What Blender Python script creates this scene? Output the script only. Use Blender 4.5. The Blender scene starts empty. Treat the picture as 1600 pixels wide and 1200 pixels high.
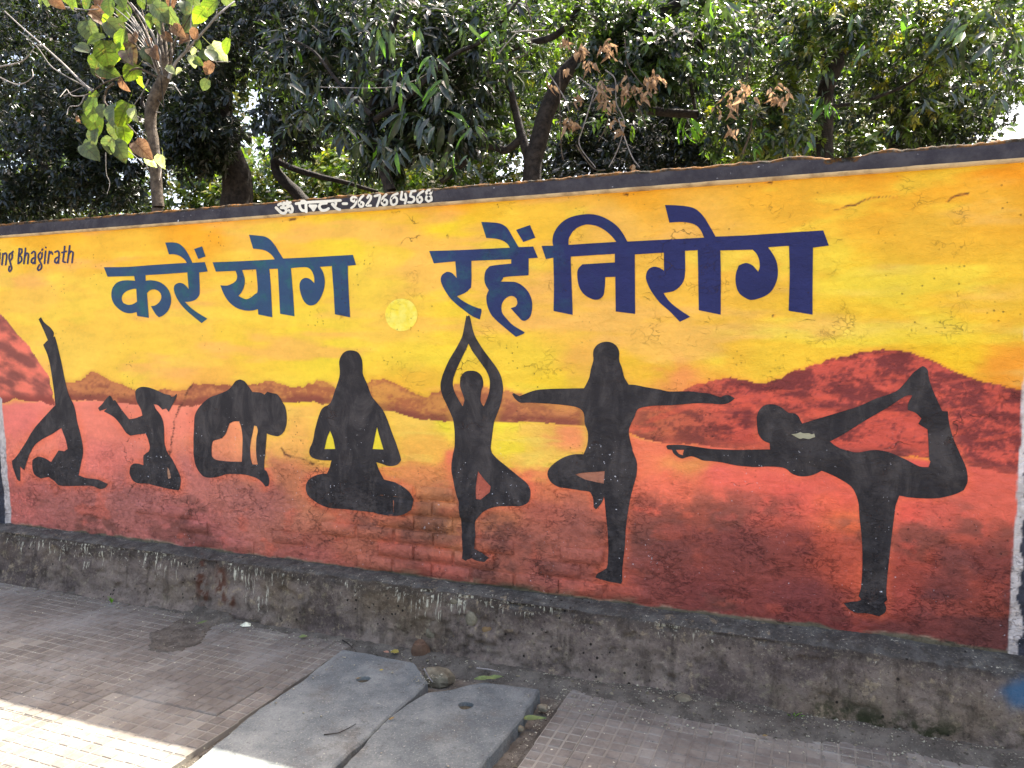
import bpy, math, random
import numpy as np
from mathutils import Vector, Matrix
from mathutils.geometry import delaunay_2d_cdt
rng = np.random.default_rng(7); random.seed(7)
scn = bpy.context.scene
COL = scn.collection
R = math.radians

# ------------------------------------------------------------------ camera, world, sun, exposure
FOC, DIST, EYE = 1200.0, 3.604, 1.6
YAW = math.atan2(483, 1200); PIT = math.atan2(65, 1200)
cd = bpy.data.cameras.new('camera'); cam = bpy.data.objects.new('camera', cd); COL.objects.link(cam)
cam.location = (0, -DIST, EYE); cam.rotation_euler = (R(90) - PIT, 0, YAW)
cd.sensor_width = 36; cd.lens = 27.0; cd.clip_start = 0.05; cd.clip_end = 500
scn.camera = cam
SUN = Vector((0.35, 1.0, 1.80)).normalized()
w = bpy.data.worlds.new('World'); scn.world = w; w.use_nodes = True
nt = w.node_tree; bg = nt.nodes['Background']
sky = nt.nodes.new('ShaderNodeTexSky'); sky.sky_type = 'NISHITA'; sky.sun_disc = False
sky.sun_elevation = math.asin(SUN.z); sky.sun_rotation = math.atan2(SUN.x, SUN.y)
sky.dust_density = 5.0; sky.air_density = 1.0; sky.ozone_density = 0.3
tn = nt.nodes.new('ShaderNodeMix'); tn.data_type = 'RGBA'; tn.blend_type = 'MULTIPLY'; tn.inputs[0].default_value = 1.0
tn.inputs[7].default_value = (1.0, 0.94, 0.91, 1.0)      # hazy, slightly warm daylight
nt.links.new(sky.outputs[0], tn.inputs[6]); nt.links.new(tn.outputs[2], bg.inputs[0]); bg.inputs[1].default_value = 0.15
sd = bpy.data.lights.new('sun', 'SUN'); so = bpy.data.objects.new('sun', sd); COL.objects.link(so)
sd.energy = 5.0; sd.angle = R(0.6); sd.color = (1.0, 0.95, 0.86)
so.rotation_euler = SUN.to_track_quat('Z', 'Y').to_euler(); so.location = (3, 8, 12)
scn.view_settings.view_transform = 'Standard'; scn.view_settings.look = 'None'
scn.view_settings.gamma = 1.0; scn.view_settings.exposure = 2.2
scn.view_settings.use_curve_mapping = False
EXPO_E = np.array((1.02, 1.06, 1.55))      # how bright a unit-albedo shaded wall shows; used to turn seen paint colours into paint albedo

# photo pixel (1600x1200) -> world
Fv = np.array([-math.sin(YAW)*math.cos(PIT), math.cos(YAW)*math.cos(PIT), -math.sin(PIT)])
Rv = np.array([math.cos(YAW), math.sin(YAW), 0.0]); Uv = np.cross(Rv, Fv); Cv = np.array([0, -DIST, EYE])
def rays(px, py):
    px = np.asarray(px, float); py = np.asarray(py, float)
    return Fv + Rv*((px-800)/FOC)[..., None] - Uv*((py-600)/FOC)[..., None]
def at(px, py, Y=0.0):
    d = rays(px, py); t = (Y - Cv[1])/d[..., 1]; return Cv + d*t[..., None]
def gnd(px, py, Z=0.0):
    d = rays(px, py); t = (Z - Cv[2])/d[..., 2]; return Cv + d*t[..., None]
def topix(P):
    v = P - Cv; z = v @ Fv; return 800 + FOC*(v @ Rv)/z, 600 - FOC*(v @ Uv)/z
def pxm(px, py, Y):          # metres per photo pixel at that place
    p = at(px, py, Y); return float((p-Cv) @ Fv)/FOC

# ------------------------------------------------------------------ numpy noise
def _h(ix, iy, iz, seed):
    n = (ix*73856093) ^ (iy*19349663) ^ (iz*83492791) ^ (seed*2654435761 & 0x7fffffff)
    n = (n ^ (n >> 13)) * 1274126177 & 0x7fffffff
    n = (n ^ (n >> 16)) * 668265263 & 0x7fffffff
    return (n & 0xffff)/65535.0
def vn(x, y, z=None, seed=0):
    x = np.asarray(x, float); y = np.asarray(y, float); z = np.zeros_like(x) if z is None else np.asarray(z, float)
    xi = np.floor(x).astype(np.int64); yi = np.floor(y).astype(np.int64); zi = np.floor(z).astype(np.int64)
    fx = x-xi; fy = y-yi; fz = z-zi
    fx = fx*fx*(3-2*fx); fy = fy*fy*(3-2*fy); fz = fz*fz*(3-2*fz)
    def c(a, b, e): return _h(xi+a, yi+b, zi+e, seed)
    a0 = (c(0,0,0)*(1-fx)+c(1,0,0)*fx)*(1-fy) + (c(0,1,0)*(1-fx)+c(1,1,0)*fx)*fy
    a1 = (c(0,0,1)*(1-fx)+c(1,0,1)*fx)*(1-fy) + (c(0,1,1)*(1-fx)+c(1,1,1)*fx)*fy
    return a0*(1-fz)+a1*fz
def fbm(x, y, z=None, seed=0, o=4):
    s = 0; a = 0.5; t = 0; k = 1.0
    for i in range(o):
        s = s + a*vn(np.asarray(x)*k, np.asarray(y)*k, None if z is None else np.asarray(z)*k, seed+i*17); t += a; a *= .5; k *= 2.03
    return s/t
def sstep(a, b, x):
    t = np.clip((x-a)/(b-a), 0, 1); return t*t*(3-2*t)
def lin(c):
    c = np.asarray(c, float)/255.0
    return np.where(c <= 0.04045, c/12.92, ((c+0.055)/1.055)**2.4)

# ------------------------------------------------------------------ object helpers
def mesh(name, V, Fc, mats, parent=None, attrs=None, smooth=False, mi=None):
    V = np.asarray(V, np.float32); me = bpy.data.meshes.new(name)
    if isinstance(Fc, np.ndarray):
        n, k = Fc.shape
        me.vertices.add(len(V)); me.vertices.foreach_set('co', V.ravel())
        me.loops.add(n*k); me.loops.foreach_set('vertex_index', Fc.astype(np.int32).ravel())
        me.polygons.add(n); me.polygons.foreach_set('loop_start', np.arange(0, n*k, k, dtype=np.int32))
        me.update(calc_edges=True)
    else:
        me.from_pydata([tuple(map(float, v)) for v in V], [], Fc); me.update()
    if mi is not None: me.polygons.foreach_set('material_index', np.asarray(mi, np.int32))
    if attrs:
        for an, arr in attrs.items():
            arr = np.asarray(arr, np.float32)
            if arr.ndim == 1:
                a = me.attributes.new(an, 'FLOAT', 'POINT'); a.data.foreach_set('value', arr)
            else:
                a = me.attributes.new(an, 'FLOAT_COLOR', 'POINT')
                if arr.shape[1] == 3: arr = np.hstack([arr, np.ones((len(arr), 1), np.float32)])
                a.data.foreach_set('color', arr.ravel())
    if smooth: me.polygons.foreach_set('use_smooth', np.ones(len(me.polygons), bool))
    for m in (mats if isinstance(mats, (list, tuple)) else [mats]): me.materials.append(m)
    me.update()
    return link(name, me, parent)
def link(name, me, parent=None):
    o = bpy.data.objects.new(name, me); COL.objects.link(o)
    if parent is not None: o.parent = parent
    return o
def thing(name, label, cat, loc=(0, 0, 0), group=None, data=None):
    o = bpy.data.objects.new(name, data); COL.objects.link(o); o.location = loc
    o['label'] = label; o['category'] = cat
    if group: o['group'] = group
    return o
def tag(o, label, cat, group=None):
    o['label'] = label; o['category'] = cat
    if group: o['group'] = group
    return o
def grid(nx, ny):
    i = np.arange(nx-1)[None, :] + np.arange(ny-1)[:, None]*nx; i = i.ravel()
    return np.stack([i, i+1, i+1+nx, i+nx], 1)

# ------------------------------------------------------------------ materials
class NT:
    def __init__(s, name, rough=0.7, spec=0.3):
        s.m = bpy.data.materials.new(name); s.m.use_nodes = True; s.t = s.m.node_tree
        s.b = s.t.nodes['Principled BSDF']; s.b.inputs['Roughness'].default_value = rough
        s.b.inputs['Specular IOR Level'].default_value = spec
        s.pos = s.n('ShaderNodeNewGeometry').outputs['Position']
    def n(s, typ, **k):
        x = s.t.nodes.new(typ)
        for a, b in k.items(): setattr(x, a, b)
        return x
    def put(s, sock, v):
        if isinstance(v, bpy.types.NodeSocket): s.t.links.new(v, sock)
        elif v is not None: sock.default_value = v
    def attr(s, name, out='Color'):
        x = s.n('ShaderNodeAttribute', attribute_name=name); return x.outputs[out]
    def scale(s, sc, vec=None):
        x = s.n('ShaderNodeVectorMath', operation='MULTIPLY'); s.put(x.inputs[0], vec or s.pos); x.inputs[1].default_value = sc; return x.outputs[0]
    def noise(s, sc, det=3, ro=0.55, vec=None, dist=0.0):
        x = s.n('ShaderNodeTexNoise'); s.put(x.inputs['Vector'], vec or s.pos)
        x.inputs['Scale'].default_value = sc; x.inputs['Detail'].default_value = det
        x.inputs['Roughness'].default_value = ro; x.inputs['Distortion'].default_value = dist
        return x.outputs['Fac']
    def vor(s, sc, feat='F1', vec=None):
        x = s.n('ShaderNodeTexVoronoi', feature=feat); s.put(x.inputs['Vector'], vec or s.pos); x.inputs['Scale'].default_value = sc; return x
    def ramp(s, f, a, b, lo=0.0, hi=1.0):
        x = s.n('ShaderNodeMapRange', interpolation_type='SMOOTHSTEP'); s.put(x.inputs[0], f)
        for i, v in zip((1, 2, 3, 4), (a, b, lo, hi)): x.inputs[i].default_value = v
        return x.outputs[0]
    def math(s, op, a, b=None):
        x = s.n('ShaderNodeMath', operation=op); s.put(x.inputs[0], a); s.put(x.inputs[1], b); return x.outputs[0]
    def mix(s, f, a, b, mode='MIX'):
        x = s.n('ShaderNodeMix', data_type='RGBA', blend_type=mode); s.put(x.inputs[0], f)
        for i, v in ((6, a), (7, b)):
            if not isinstance(v, bpy.types.NodeSocket): v = (*v[:3], 1.0)
            s.put(x.inputs[i], v)
        return x.outputs[2]
    def sep(s):
        x = s.n('ShaderNodeSeparateXYZ'); s.put(x.inputs[0], s.pos); return x.outputs
    def bump(s, h, dist=0.003, st=1.0, prev=None):
        x = s.n('ShaderNodeBump'); s.put(x.inputs['Height'], h); x.inputs['Distance'].default_value = dist
        s.put(x.inputs['Strength'], st)
        if prev is not None: s.put(x.inputs['Normal'], prev)
        return x.outputs[0]
    def done(s, col, nrm=None, rough=None):
        s.put(s.b.inputs['Base Color'], col if isinstance(col, bpy.types.NodeSocket) else (*col[:3], 1.0))
        if nrm is not None: s.put(s.b.inputs['Normal'], nrm)
        if rough is not None: s.put(s.b.inputs['Roughness'], rough)
        return s.m
def L(r, g, b, e=None): return tuple(lin((r, g, b))/EXPO_E)

def mural_mat(name, col=None, chips=0.5):
    s = NT(name, 0.75, 0.25); x, y, z = s.sep()
    low = s.ramp(z, 1.25, 0.5); right = s.ramp(x, -3.0, -0.4)
    rough = s.math('ADD', s.math('MULTIPLY', s.math('MAXIMUM', low, s.math('MULTIPLY', right, 0.6)), 0.9), 0.24)
    base = s.attr('Col') if col is None else col(s)
    brush = s.noise(1.0, 5, 0.6, vec=s.scale((5, 5, 15)))
    c = s.mix(s.ramp(brush, 0.35, 0.7, 0, 0.24), base, (1.0, 0.92, 0.80), 'MULTIPLY') if False else base
    f = s.ramp(brush, 0.3, 0.72, 0.92, 1.06)
    mul = s.n('ShaderNodeVectorMath', operation='SCALE'); s.put(mul.inputs[0], c); s.put(mul.inputs['Scale'], f); c = mul.outputs[0]
    f2 = s.ramp(s.noise(2.3, 6, 0.65), 0.3, 0.7, 0.92, 1.07)
    mul = s.n('ShaderNodeVectorMath', operation='SCALE'); s.put(mul.inputs[0], c); s.put(mul.inputs['Scale'], f2); c = mul.outputs[0]
    # grime stains of their own shape
    st = s.math('MULTIPLY', s.ramp(s.noise(1.7, 8, 0.7), 0.57, 0.72), s.math('MULTIPLY', low, 0.25))
    c = s.mix(st, c, (0.16, 0.10, 0.09))
    # small dark pits and hairline cracks
    pit = s.math('MULTIPLY', s.ramp(s.vor(34).outputs['Distance'], 0.17, 0.09), s.ramp(s.noise(3.1, 3), 0.52, 0.62))
    pit = s.math('MULTIPLY', pit, 0.75)
    wv = s.n('ShaderNodeVectorMath', operation='ADD'); s.put(wv.inputs[0], s.scale((1, 1, 1.7)))
    wn = s.n('ShaderNodeTexNoise'); s.put(wn.inputs['Vector'], s.pos); wn.inputs['Scale'].default_value = 9; wn.inputs['Detail'].default_value = 6
    ws = s.n('ShaderNodeVectorMath', operation='SCALE'); s.put(ws.inputs[0], wn.outputs['Color']); ws.inputs['Scale'].default_value = 0.32
    s.put(wv.inputs[1], ws.outputs[0])
    ck = s.vor(3.3, 'DISTANCE_TO_EDGE', wv.outputs[0]).outputs['Distance']
    crack = s.math('MULTIPLY', s.ramp(ck, 0.012, 0.002), s.ramp(s.math('ADD', s.noise(2.1, 4, .6), s.math('MULTIPLY', rough, 0.05)), 0.62, 0.68))
    fck = s.vor(13, 'DISTANCE_TO_EDGE', wv.outputs[0]).outputs['Distance']
    fcrack = s.math('MULTIPLY', s.ramp(fck, 0.03, 0.006), s.math('MULTIPLY', s.ramp(s.noise(5.2, 3, .6), 0.55, 0.64), rough))
    dk = s.math('MAXIMUM', s.math('MAXIMUM', pit, crack), s.math('MULTIPLY', fcrack, 0.6))
    rid = s.math('ABSOLUTE', s.math('SUBTRACT', s.noise(17, 6, .62, vec=s.scale((1, 1, 1.9)), dist=.6), .5))
    cre = s.math('MULTIPLY', s.ramp(rid, .022, .004), s.math('MULTIPLY', s.ramp(s.noise(5.5, 4, .6), .46, .6), s.ramp(low, .0, 1.0, .0, .5)))
    c = s.mix(s.math('MULTIPLY', dk, 0.6), c, (0.10, 0.05, 0.035))
    c = s.mix(cre, c, s.mix(1.0, c, (.38, .30, .34), 'MULTIPLY'))
    mot = s.ramp(s.noise(38, 6, .7, dist=.5), .32, .68, .84, 1.20)
    mm = s.n('ShaderNodeVectorMath', operation='SCALE'); s.put(mm.inputs[0], c); s.put(mm.inputs['Scale'], mot); c = s.mix(s.ramp(low, .0, 1.0, .15, .9), c, mm.outputs[0])
    # white chips where the paint has flaked low down
    chip = s.math('MULTIPLY', s.ramp(s.noise(75, 3, 0.55), 0.685, 0.71), s.ramp(s.noise(4.5, 3), 0.47, 0.6))
    chip = s.math('MULTIPLY', chip, s.math('MULTIPLY', s.ramp(z, 1.4, 0.7), chips))
    c = s.mix(chip, c, (0.72, 0.70, 0.72))
    n1 = s.bump(s.noise(24, 8, 0.68, vec=s.scale((1, 1, 1.6)), dist=0.7), 0.015, rough)
    n2 = s.bump(s.noise(140, 3, 0.6), 0.0025, rough, n1)
    n3 = s.bump(s.math('SUBTRACT', 1.0, s.math('MAXIMUM', dk, cre)), 0.008, 0.9, n2)
    return s.done(c, n3)
M_MURAL = mural_mat('mural_paint')
def blue_col(s):
    x = s.sep()[0]
    a = s.mix(s.ramp(x, -3.0, -0.9), L(52, 78, 128), L(44, 48, 112))
    return s.mix(s.math('MULTIPLY', s.ramp(s.noise(6, 5, .7), .45, .7), s.ramp(x, -0.6, -2.2)), a, L(48, 98, 120))
M_BLUE = mural_mat('blue_letter_paint', blue_col, 0.2)
def black_col(s):
    return s.mix(s.ramp(s.noise(1, 6, .7, vec=s.scale((9, 9, 5)), dist=.8), .38, .70), L(46, 43, 53), L(76, 71, 82))
M_BLACK = mural_mat('black_silhouette_paint', black_col, 1.6)
def flat_col(c): return lambda s: s.mix(0.0, c, c)
M_TEXTW = mural_mat('white_lettering_paint', flat_col(L(235, 230, 245)), 0)
M_SUNP = mural_mat('painted_sun_yellow', lambda s: s.mix(s.ramp(s.noise(20, 3), .35, .65), L(253, 228, 84), L(255, 238, 128)), 0.1)
M_PATCH = mural_mat('bare_plaster_patch', flat_col(L(170, 168, 165)), 0)

def coping_mat():
    s = NT('coping_paint', 0.85, 0.04); x, y, z = s.sep()
    c = s.mix(s.ramp(s.noise(9, 6, .7), .35, .7), L(62, 60, 78), L(82, 80, 98))
    c = s.mix(s.math('MULTIPLY', s.ramp(s.noise(55, 3, .5), .70, .73), s.ramp(s.noise(3, 2), .45, .6)), c, (.7, .69, .7))
    # lichen crust on the top
    nrm = s.n('ShaderNodeNewGeometry').outputs['Normal']; sp = s.n('ShaderNodeSeparateXYZ'); s.put(sp.inputs[0], nrm)
    up = s.ramp(sp.outputs[2], 0.12, 0.4)
    edge = s.ramp(s.math('ADD', z, s.math('MULTIPLY', s.noise(30, 5, .7), 0.03)), 2.402, 2.413)
    m = s.math('MAXIMUM', up, s.math('MULTIPLY', edge, 0.9))
    lich = s.mix(s.ramp(s.noise(16, 6, .7), .4, .62), (0.030, 0.025, 0.018), (0.15, 0.066, 0.016))
    lich = s.mix(s.ramp(s.noise(60, 3, .7), .52, .62), lich, (0.07, 0.062, 0.045))
    c = s.mix(m, c, lich)
    # strip of bare cream render under the band
    cr = s.math('MULTIPLY', s.ramp(s.math('ADD', z, s.math('MULTIPLY', s.noise(8, 4), 0.006)), 2.3285, 2.3270), s.ramp(z, 2.29, 2.30))
    c = s.mix(cr, c, s.mix(s.ramp(s.noise(12, 5), .4, .7), L(214, 190, 172), L(165, 140, 125)))
    return s.done(c, s.bump(s.noise(60, 5, .65), 0.006, .8, s.bump(s.noise(9, 3), .01, .5)))
M_COP = coping_mat()

def plinth_mat():
    s = NT('plinth_cement', 0.85, 0.2); x, y, z = s.sep()
    n1 = s.noise(3.2, 7, .7); n2 = s.noise(11, 7, .72); n3 = s.noise(1.3, 4)
    c = s.mix(s.ramp(n1, .36, .62), L(94, 83, 91), L(138, 125, 132))
    c = s.mix(s.ramp(n3, .5, .64, 0, .55), c, L(104, 88, 72))
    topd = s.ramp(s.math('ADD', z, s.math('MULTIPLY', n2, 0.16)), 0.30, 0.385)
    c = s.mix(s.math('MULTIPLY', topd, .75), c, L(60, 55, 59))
    c = s.mix(s.ramp(s.noise(4, 6, .7), .58, .68, 0, .6), c, L(66, 58, 56))
    c = s.mix(s.ramp(s.noise(24, 5, .7), .55, .68, 0, .45), c, L(168, 158, 150))
    nrm = s.n('ShaderNodeNewGeometry').outputs['Normal']; sp = s.n('ShaderNodeSeparateXYZ'); s.put(sp.inputs[0], nrm)
    led = s.math('MULTIPLY', s.ramp(sp.outputs[2], .55, .85), s.ramp(z, 0.24, 0.28))
    c = s.mix(s.math('MULTIPLY', led, .8), c, s.mix(s.ramp(s.noise(14, 5), .4, .65), L(78, 78, 88), L(108, 108, 120)))
    g_ = s.noise(75, 5, .75)
    c = s.mix(s.ramp(g_, .54, .66, 0, .5), c, L(158, 148, 148)); c = s.mix(s.ramp(g_, .44, .34, 0, .65), c, L(48, 42, 44))
    c = s.mix(s.math('MULTIPLY', s.ramp(s.vor(26).outputs['Distance'], .22, .12), s.ramp(s.noise(5, 3), .5, .6)), c, L(36, 32, 33))
    # runs of whitewash
    reg = s.attr('drip', 'Fac')
    streak = s.ramp(s.noise(1.0, 3, .6, vec=s.scale((70, 1.5, 5.0))), .525, .58)
    ln = s.math('MULTIPLY', s.math('MULTIPLY', reg, s.ramp(s.noise(1.0, 3, .7, vec=s.scale((34, 0, 0))), .36, .66, .0, 1.1)), .27)
    inl = s.ramp(s.math('ADD', s.math('SUBTRACT', z, .318), ln), -.012, .006)
    brk_ = s.ramp(s.noise(1.0, 3, .6, vec=s.scale((60, 60, 30))), .42, .50)
    face = s.ramp(sp.outputs[2], .45, .25)
    streak = s.math('MULTIPLY', streak, face)
    dm = s.math('MULTIPLY', s.math('MULTIPLY', streak, inl), s.math('MULTIPLY', brk_, s.ramp(reg, .06, .2)))
    spl = s.math('MULTIPLY', s.math('MULTIPLY', s.ramp(s.noise(70, 3, .6), .63, .67), s.ramp(s.noise(7, 4, .6), .5, .58)), s.ramp(z, .12, .27))
    dm = s.math('MAXIMUM', dm, s.math('MULTIPLY', spl, .8))
    c = s.mix(dm, c, L(208, 205, 212))
    wear = s.math('MULTIPLY', s.ramp(s.noise(15, 6, .72), .57, .63), s.ramp(s.noise(3.7, 3), .48, .6))
    c = s.mix(s.math('MULTIPLY', wear, .7), c, L(164, 148, 140))
    vs = s.ramp(s.noise(1.0, 5, .65, vec=s.scale((16, 16, 1.6))), .5, .66)
    c = s.mix(s.math('MULTIPLY', vs, .5), c, L(58, 50, 50))
    c = s.mix(s.attr('rust', 'Fac'), c, L(88, 48, 34))
    c = s.mix(s.attr('blue', 'Fac'), c, L(40, 104, 168))
    gm = s.math('MULTIPLY', s.ramp(z, .16, .04), s.ramp(s.noise(6, 5, .7), .5, .62))
    c = s.mix(s.math('MULTIPLY', gm, s.ramp(x, -.6, .1)), c, L(52, 54, 40))
    n = s.bump(s.noise(18, 8, .75), 0.028, .75); n = s.bump(s.noise(75, 6, .75), .010, .9, n)
    return s.done(c, n)
M_PLINTH = plinth_mat()

def simple(name, c0, c1, sc=8, rough=.8, bd=.004, bs=60, spec=.25, extra=None):
    s = NT(name, rough, spec); inf = s.n('ShaderNodeObjectInfo').outputs['Random']
    c = s.mix(s.ramp(s.noise(sc, 6, .68), .35, .68), c0, c1)
    mul = s.n('ShaderNodeVectorMath', operation='SCALE'); s.put(mul.inputs[0], c); s.put(mul.inputs['Scale'], s.ramp(inf, 0, 1, .88, 1.12)); c = mul.outputs[0]
    if extra: c = extra(s, c)
    return s.done(c, s.bump(s.noise(bs, 5, .65), bd, .8))
def tile_extra(s, c):
    # pale dust sitting in the grooves, general dirt
    x, y, z = s.sep()
    g = s.math('MULTIPLY', s.ramp(z, -0.0008, -0.0030), s.ramp(s.noise(2.5, 4), .40, .58, .35, 1.0))
    c = s.mix(s.math('MULTIPLY', g, .8), c, L(144, 141, 151))
    c = s.mix(s.ramp(s.noise(2.2, 7, .7), .45, .66, 0, .75), c, L(134, 133, 148))
    c = s.mix(s.ramp(s.noise(70, 3, .6), .66, .72, 0, .7), c, L(70, 62, 66))
    c = s.mix(s.ramp(s.noise(52, 2, .5), .735, .75, 0, .8), c, L(215, 213, 218))
    return c
M_TILE = simple('paving_tile_concrete', L(99, 94, 103), L(117, 112, 121), 14, .8, .003, 90, .25, tile_extra)
def slab_extra(s, c):
    c = s.mix(s.ramp(s.noise(3, 7, .75), .5, .68, 0, .7), c, L(92, 88, 96))
    c = s.mix(s.ramp(s.noise(38, 6, .75), .56, .68, 0, .6), c, L(66, 66, 74))
    g_ = s.noise(130, 4, .75); c = s.mix(s.ramp(g_, .55, .66, 0, .35), c, L(170, 174, 186)); c = s.mix(s.ramp(g_, .45, .35, 0, .35), c, L(62, 64, 74))
    return s.mix(s.ramp(s.noise(90, 2, .5), .70, .73, 0, .5), c, L(195, 195, 202))
M_SLAB = simple('slab_concrete', L(92, 98, 116), L(122, 127, 145), 5, .8, .004, 50, .25, slab_extra)
M_HOLE = simple('hole_dirt_fill', L(62, 59, 58), L(90, 85, 82), 60, .95, .006, 120)
def dirt_extra(s, c):
    c = s.mix(s.ramp(s.noise(120, 3, .6), .55, .66, 0, .4), c, L(130, 126, 130))
    return s.mix(s.ramp(s.noise(60, 3, .6), .6, .68, 0, .8), c, L(48, 45, 44))
M_DIRT = simple('loose_dirt', L(80, 76, 82), L(114, 109, 117), 9, .95, .01, 70, .1, dirt_extra)
M_GRIT = simple('grit_stone', L(100, 96, 97), L(188, 184, 188), 30, .8, .002, 90)
M_STONE = simple('grey_stone', L(96, 90, 88), L(130, 124, 122), 20, .85, .004, 60)
M_STONEB = simple('brown_stone', L(118, 96, 78), L(150, 128, 104), 20, .85, .004, 60)
M_BRICKR = simple('red_brick_rubble', L(84, 64, 60), L(108, 86, 80), 20, .85, .004, 60)
M_ROAD = simple('asphalt', (.10, .098, .094), (.15, .146, .14), 20, .9, .006, 120)
M_KERB = simple('kerb_concrete', (.32, .31, .29), (.42, .41, .39), 10)
M_SOIL = simple('leaf_litter_soil', (.05, .038, .024), (.13, .10, .06), 6, .95, .02, 30)
M_BARK = simple('dark_bark', (.012, .010, .009), (.042, .034, .028), 18, .9, .02, 30)
M_BARKP = simple('pale_bark', (.05, .038, .028), (.15, .115, .08), 25, .85, .012, 60)
M_TWIG = simple('pale_twig', (.17, .15, .13), (.32, .29, .26), 30, .7, .002, 90)
M_GLASS = simple('clear_wrapper', L(180, 185, 190), L(225, 228, 232), 30, .25, .003, 60, .6)
M_BACKW = simple('wall_back_render', (.25, .23, .2), (.35, .32, .28), 6)

def leaf_mat(name, col=None, rough=.36, trans=.5, spec=.6, vein=None, tcol=None):
    s = NT(name, rough, spec)
    if col is None: c = s.attr('Col')
    else:
        inf = s.n('ShaderNodeObjectInfo').outputs['Random']
        c = s.mix(s.ramp(s.noise(22, 4, .6), .35, .7), col[0], col[1])
        mul = s.n('ShaderNodeVectorMath', operation='SCALE'); s.put(mul.inputs[0], c); s.put(mul.inputs['Scale'], s.ramp(inf, 0, 1, .75, 1.25)); c = mul.outputs[0]
    if vein:
        sp = s.n('ShaderNodeSeparateXYZ'); s.put(sp.inputs[0], s.attr('luv', 'Vector'))
        mid = s.ramp(sp.outputs[1], .09, .03)
        ph = s.math('FRACT', s.math('MULTIPLY', s.math('SUBTRACT', sp.outputs[0], s.math('MULTIPLY', sp.outputs[1], .28)), 6.5))
        lat = s.ramp(s.math('ABSOLUTE', s.math('SUBTRACT', ph, .5)), .09, .03)
        c = s.mix(s.math('MULTIPLY', s.math('MAXIMUM', mid, lat), .75), c, vein)
        c = s.mix(s.ramp(s.noise(30, 4, .7), .56, .68, 0, .55), c, (.16, .10, .04))
    s.done(c)
    tr = s.n('ShaderNodeBsdfTranslucent')
    bri = s.n('ShaderNodeMix', data_type='RGBA', blend_type='MULTIPLY'); bri.inputs[0].default_value = 1
    s.put(bri.inputs[6], c); bri.inputs[7].default_value = (*(tcol or (2.6, 2.9, 0.75)), 1); bri.clamp_result = False
    s.put(tr.inputs['Color'], bri.outputs[2])
    mx = s.n('ShaderNodeMixShader'); mx.inputs[0].default_value = trans
    s.t.links.new(s.b.outputs[0], mx.inputs[1]); s.t.links.new(tr.outputs[0], mx.inputs[2])
    out = [n for n in s.t.nodes if n.type == 'OUTPUT_MATERIAL'][0]
    s.t.links.new(mx.outputs[0], out.inputs['Surface'])
    return s.m
M_LEAF = leaf_mat('foliage', None, .30, .30, .6)
M_LEAFN = leaf_mat('long_leaf_green', ((.016, .028, .019), (.036, .056, .036)), .32, .28, .7)
M_LEAFB = leaf_mat('long_leaf_bright', ((.07, .16, .02), (.11, .22, .03)), .35, .55)
M_DRY = leaf_mat('dry_leaf_brown', ((.24, .16, .10), (.42, .31, .20)), .7, .3, .2, None, (1.4, 1.2, 1.0))
BIG = {
 'g': leaf_mat('broad_leaf_green', ((.045, .07, .02), (.08, .11, .03)), .5, .38, .35, (.03, .03, .012), (1.9, 2.1, .7)),
 'gg': leaf_mat('broad_leaf_grey_green', ((.07, .095, .05), (.12, .145, .07)), .5, .30, .4, (.04, .04, .022), (1.6, 1.8, .7)),
 'yg': leaf_mat('broad_leaf_yellow_green', ((.085, .13, .018), (.15, .20, .03)), .5, .5, .35, (.04, .05, .012), (2.3, 2.5, .6)),
 'br': leaf_mat('broad_leaf_brown', ((.12, .075, .045), (.22, .15, .085)), .65, .35, .2, (.08, .04, .02), (1.5, 1.2, 1.0)),
 'pu': leaf_mat('broad_leaf_purplish', ((.10, .07, .055), (.15, .14, .08)), .55, .35, .3, (.06, .03, .03), (1.6, 1.4, .9)),
 'w': leaf_mat('broad_leaf_pale', ((.30, .34, .20), (.42, .44, .28)), .35, .5, .5, (.2, .22, .1), (1.6, 1.7, .9)),
}

# ------------------------------------------------------------------ tracings of the painting, in photo pixels
def Q(ox, oy, s, pts): return [(ox+a/s, oy+b/s) for a, b in pts]
def smooth(pts, n=5, corner=42, closed=True):
    P = np.array(pts, float); N = len(P); out = []
    def isc(i):
        a = P[i]-P[i-1]; b = P[(i+1) % N]-P[i]
        c = np.dot(a, b)/(np.linalg.norm(a)*np.linalg.norm(b)+1e-9); return c < math.cos(R(corner))
    C = [isc(i) for i in range(N)]
    if not closed: C[0] = C[-1] = True
    for i in range(N if closed else N-1):
        p1 = P[i]; p2 = P[(i+1) % N]
        p0 = P[i-1] if not C[i] else p1 - (p2-p1)*.3
        p3 = P[(i+2) % N] if not C[(i+1) % N] else p2 + (p2-p1)*.3
        for k in range(n):
            t = k/n
            out.append(tuple(.5*((2*p1)+(-p0+p2)*t+(2*p0-5*p1+4*p2-p3)*t*t+(-p0+3*p1-3*p2+p3)*t**3)))
    if not closed: out.append(tuple(P[-1]))
    return out
def inpoly(X, Y, poly):
    X = np.asarray(X); r = np.zeros(X.shape, bool); n = len(poly); P = np.asarray(poly)
    for i in range(n):
        x1, y1 = P[i]; x2, y2 = P[(i+1) % n]
        if y1 == y2: continue
        c = ((y1 > Y) != (y2 > Y)) & (X < (x2-x1)*(Y-y1)/(y2-y1)+x1)
        r ^= c
    return r
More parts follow.
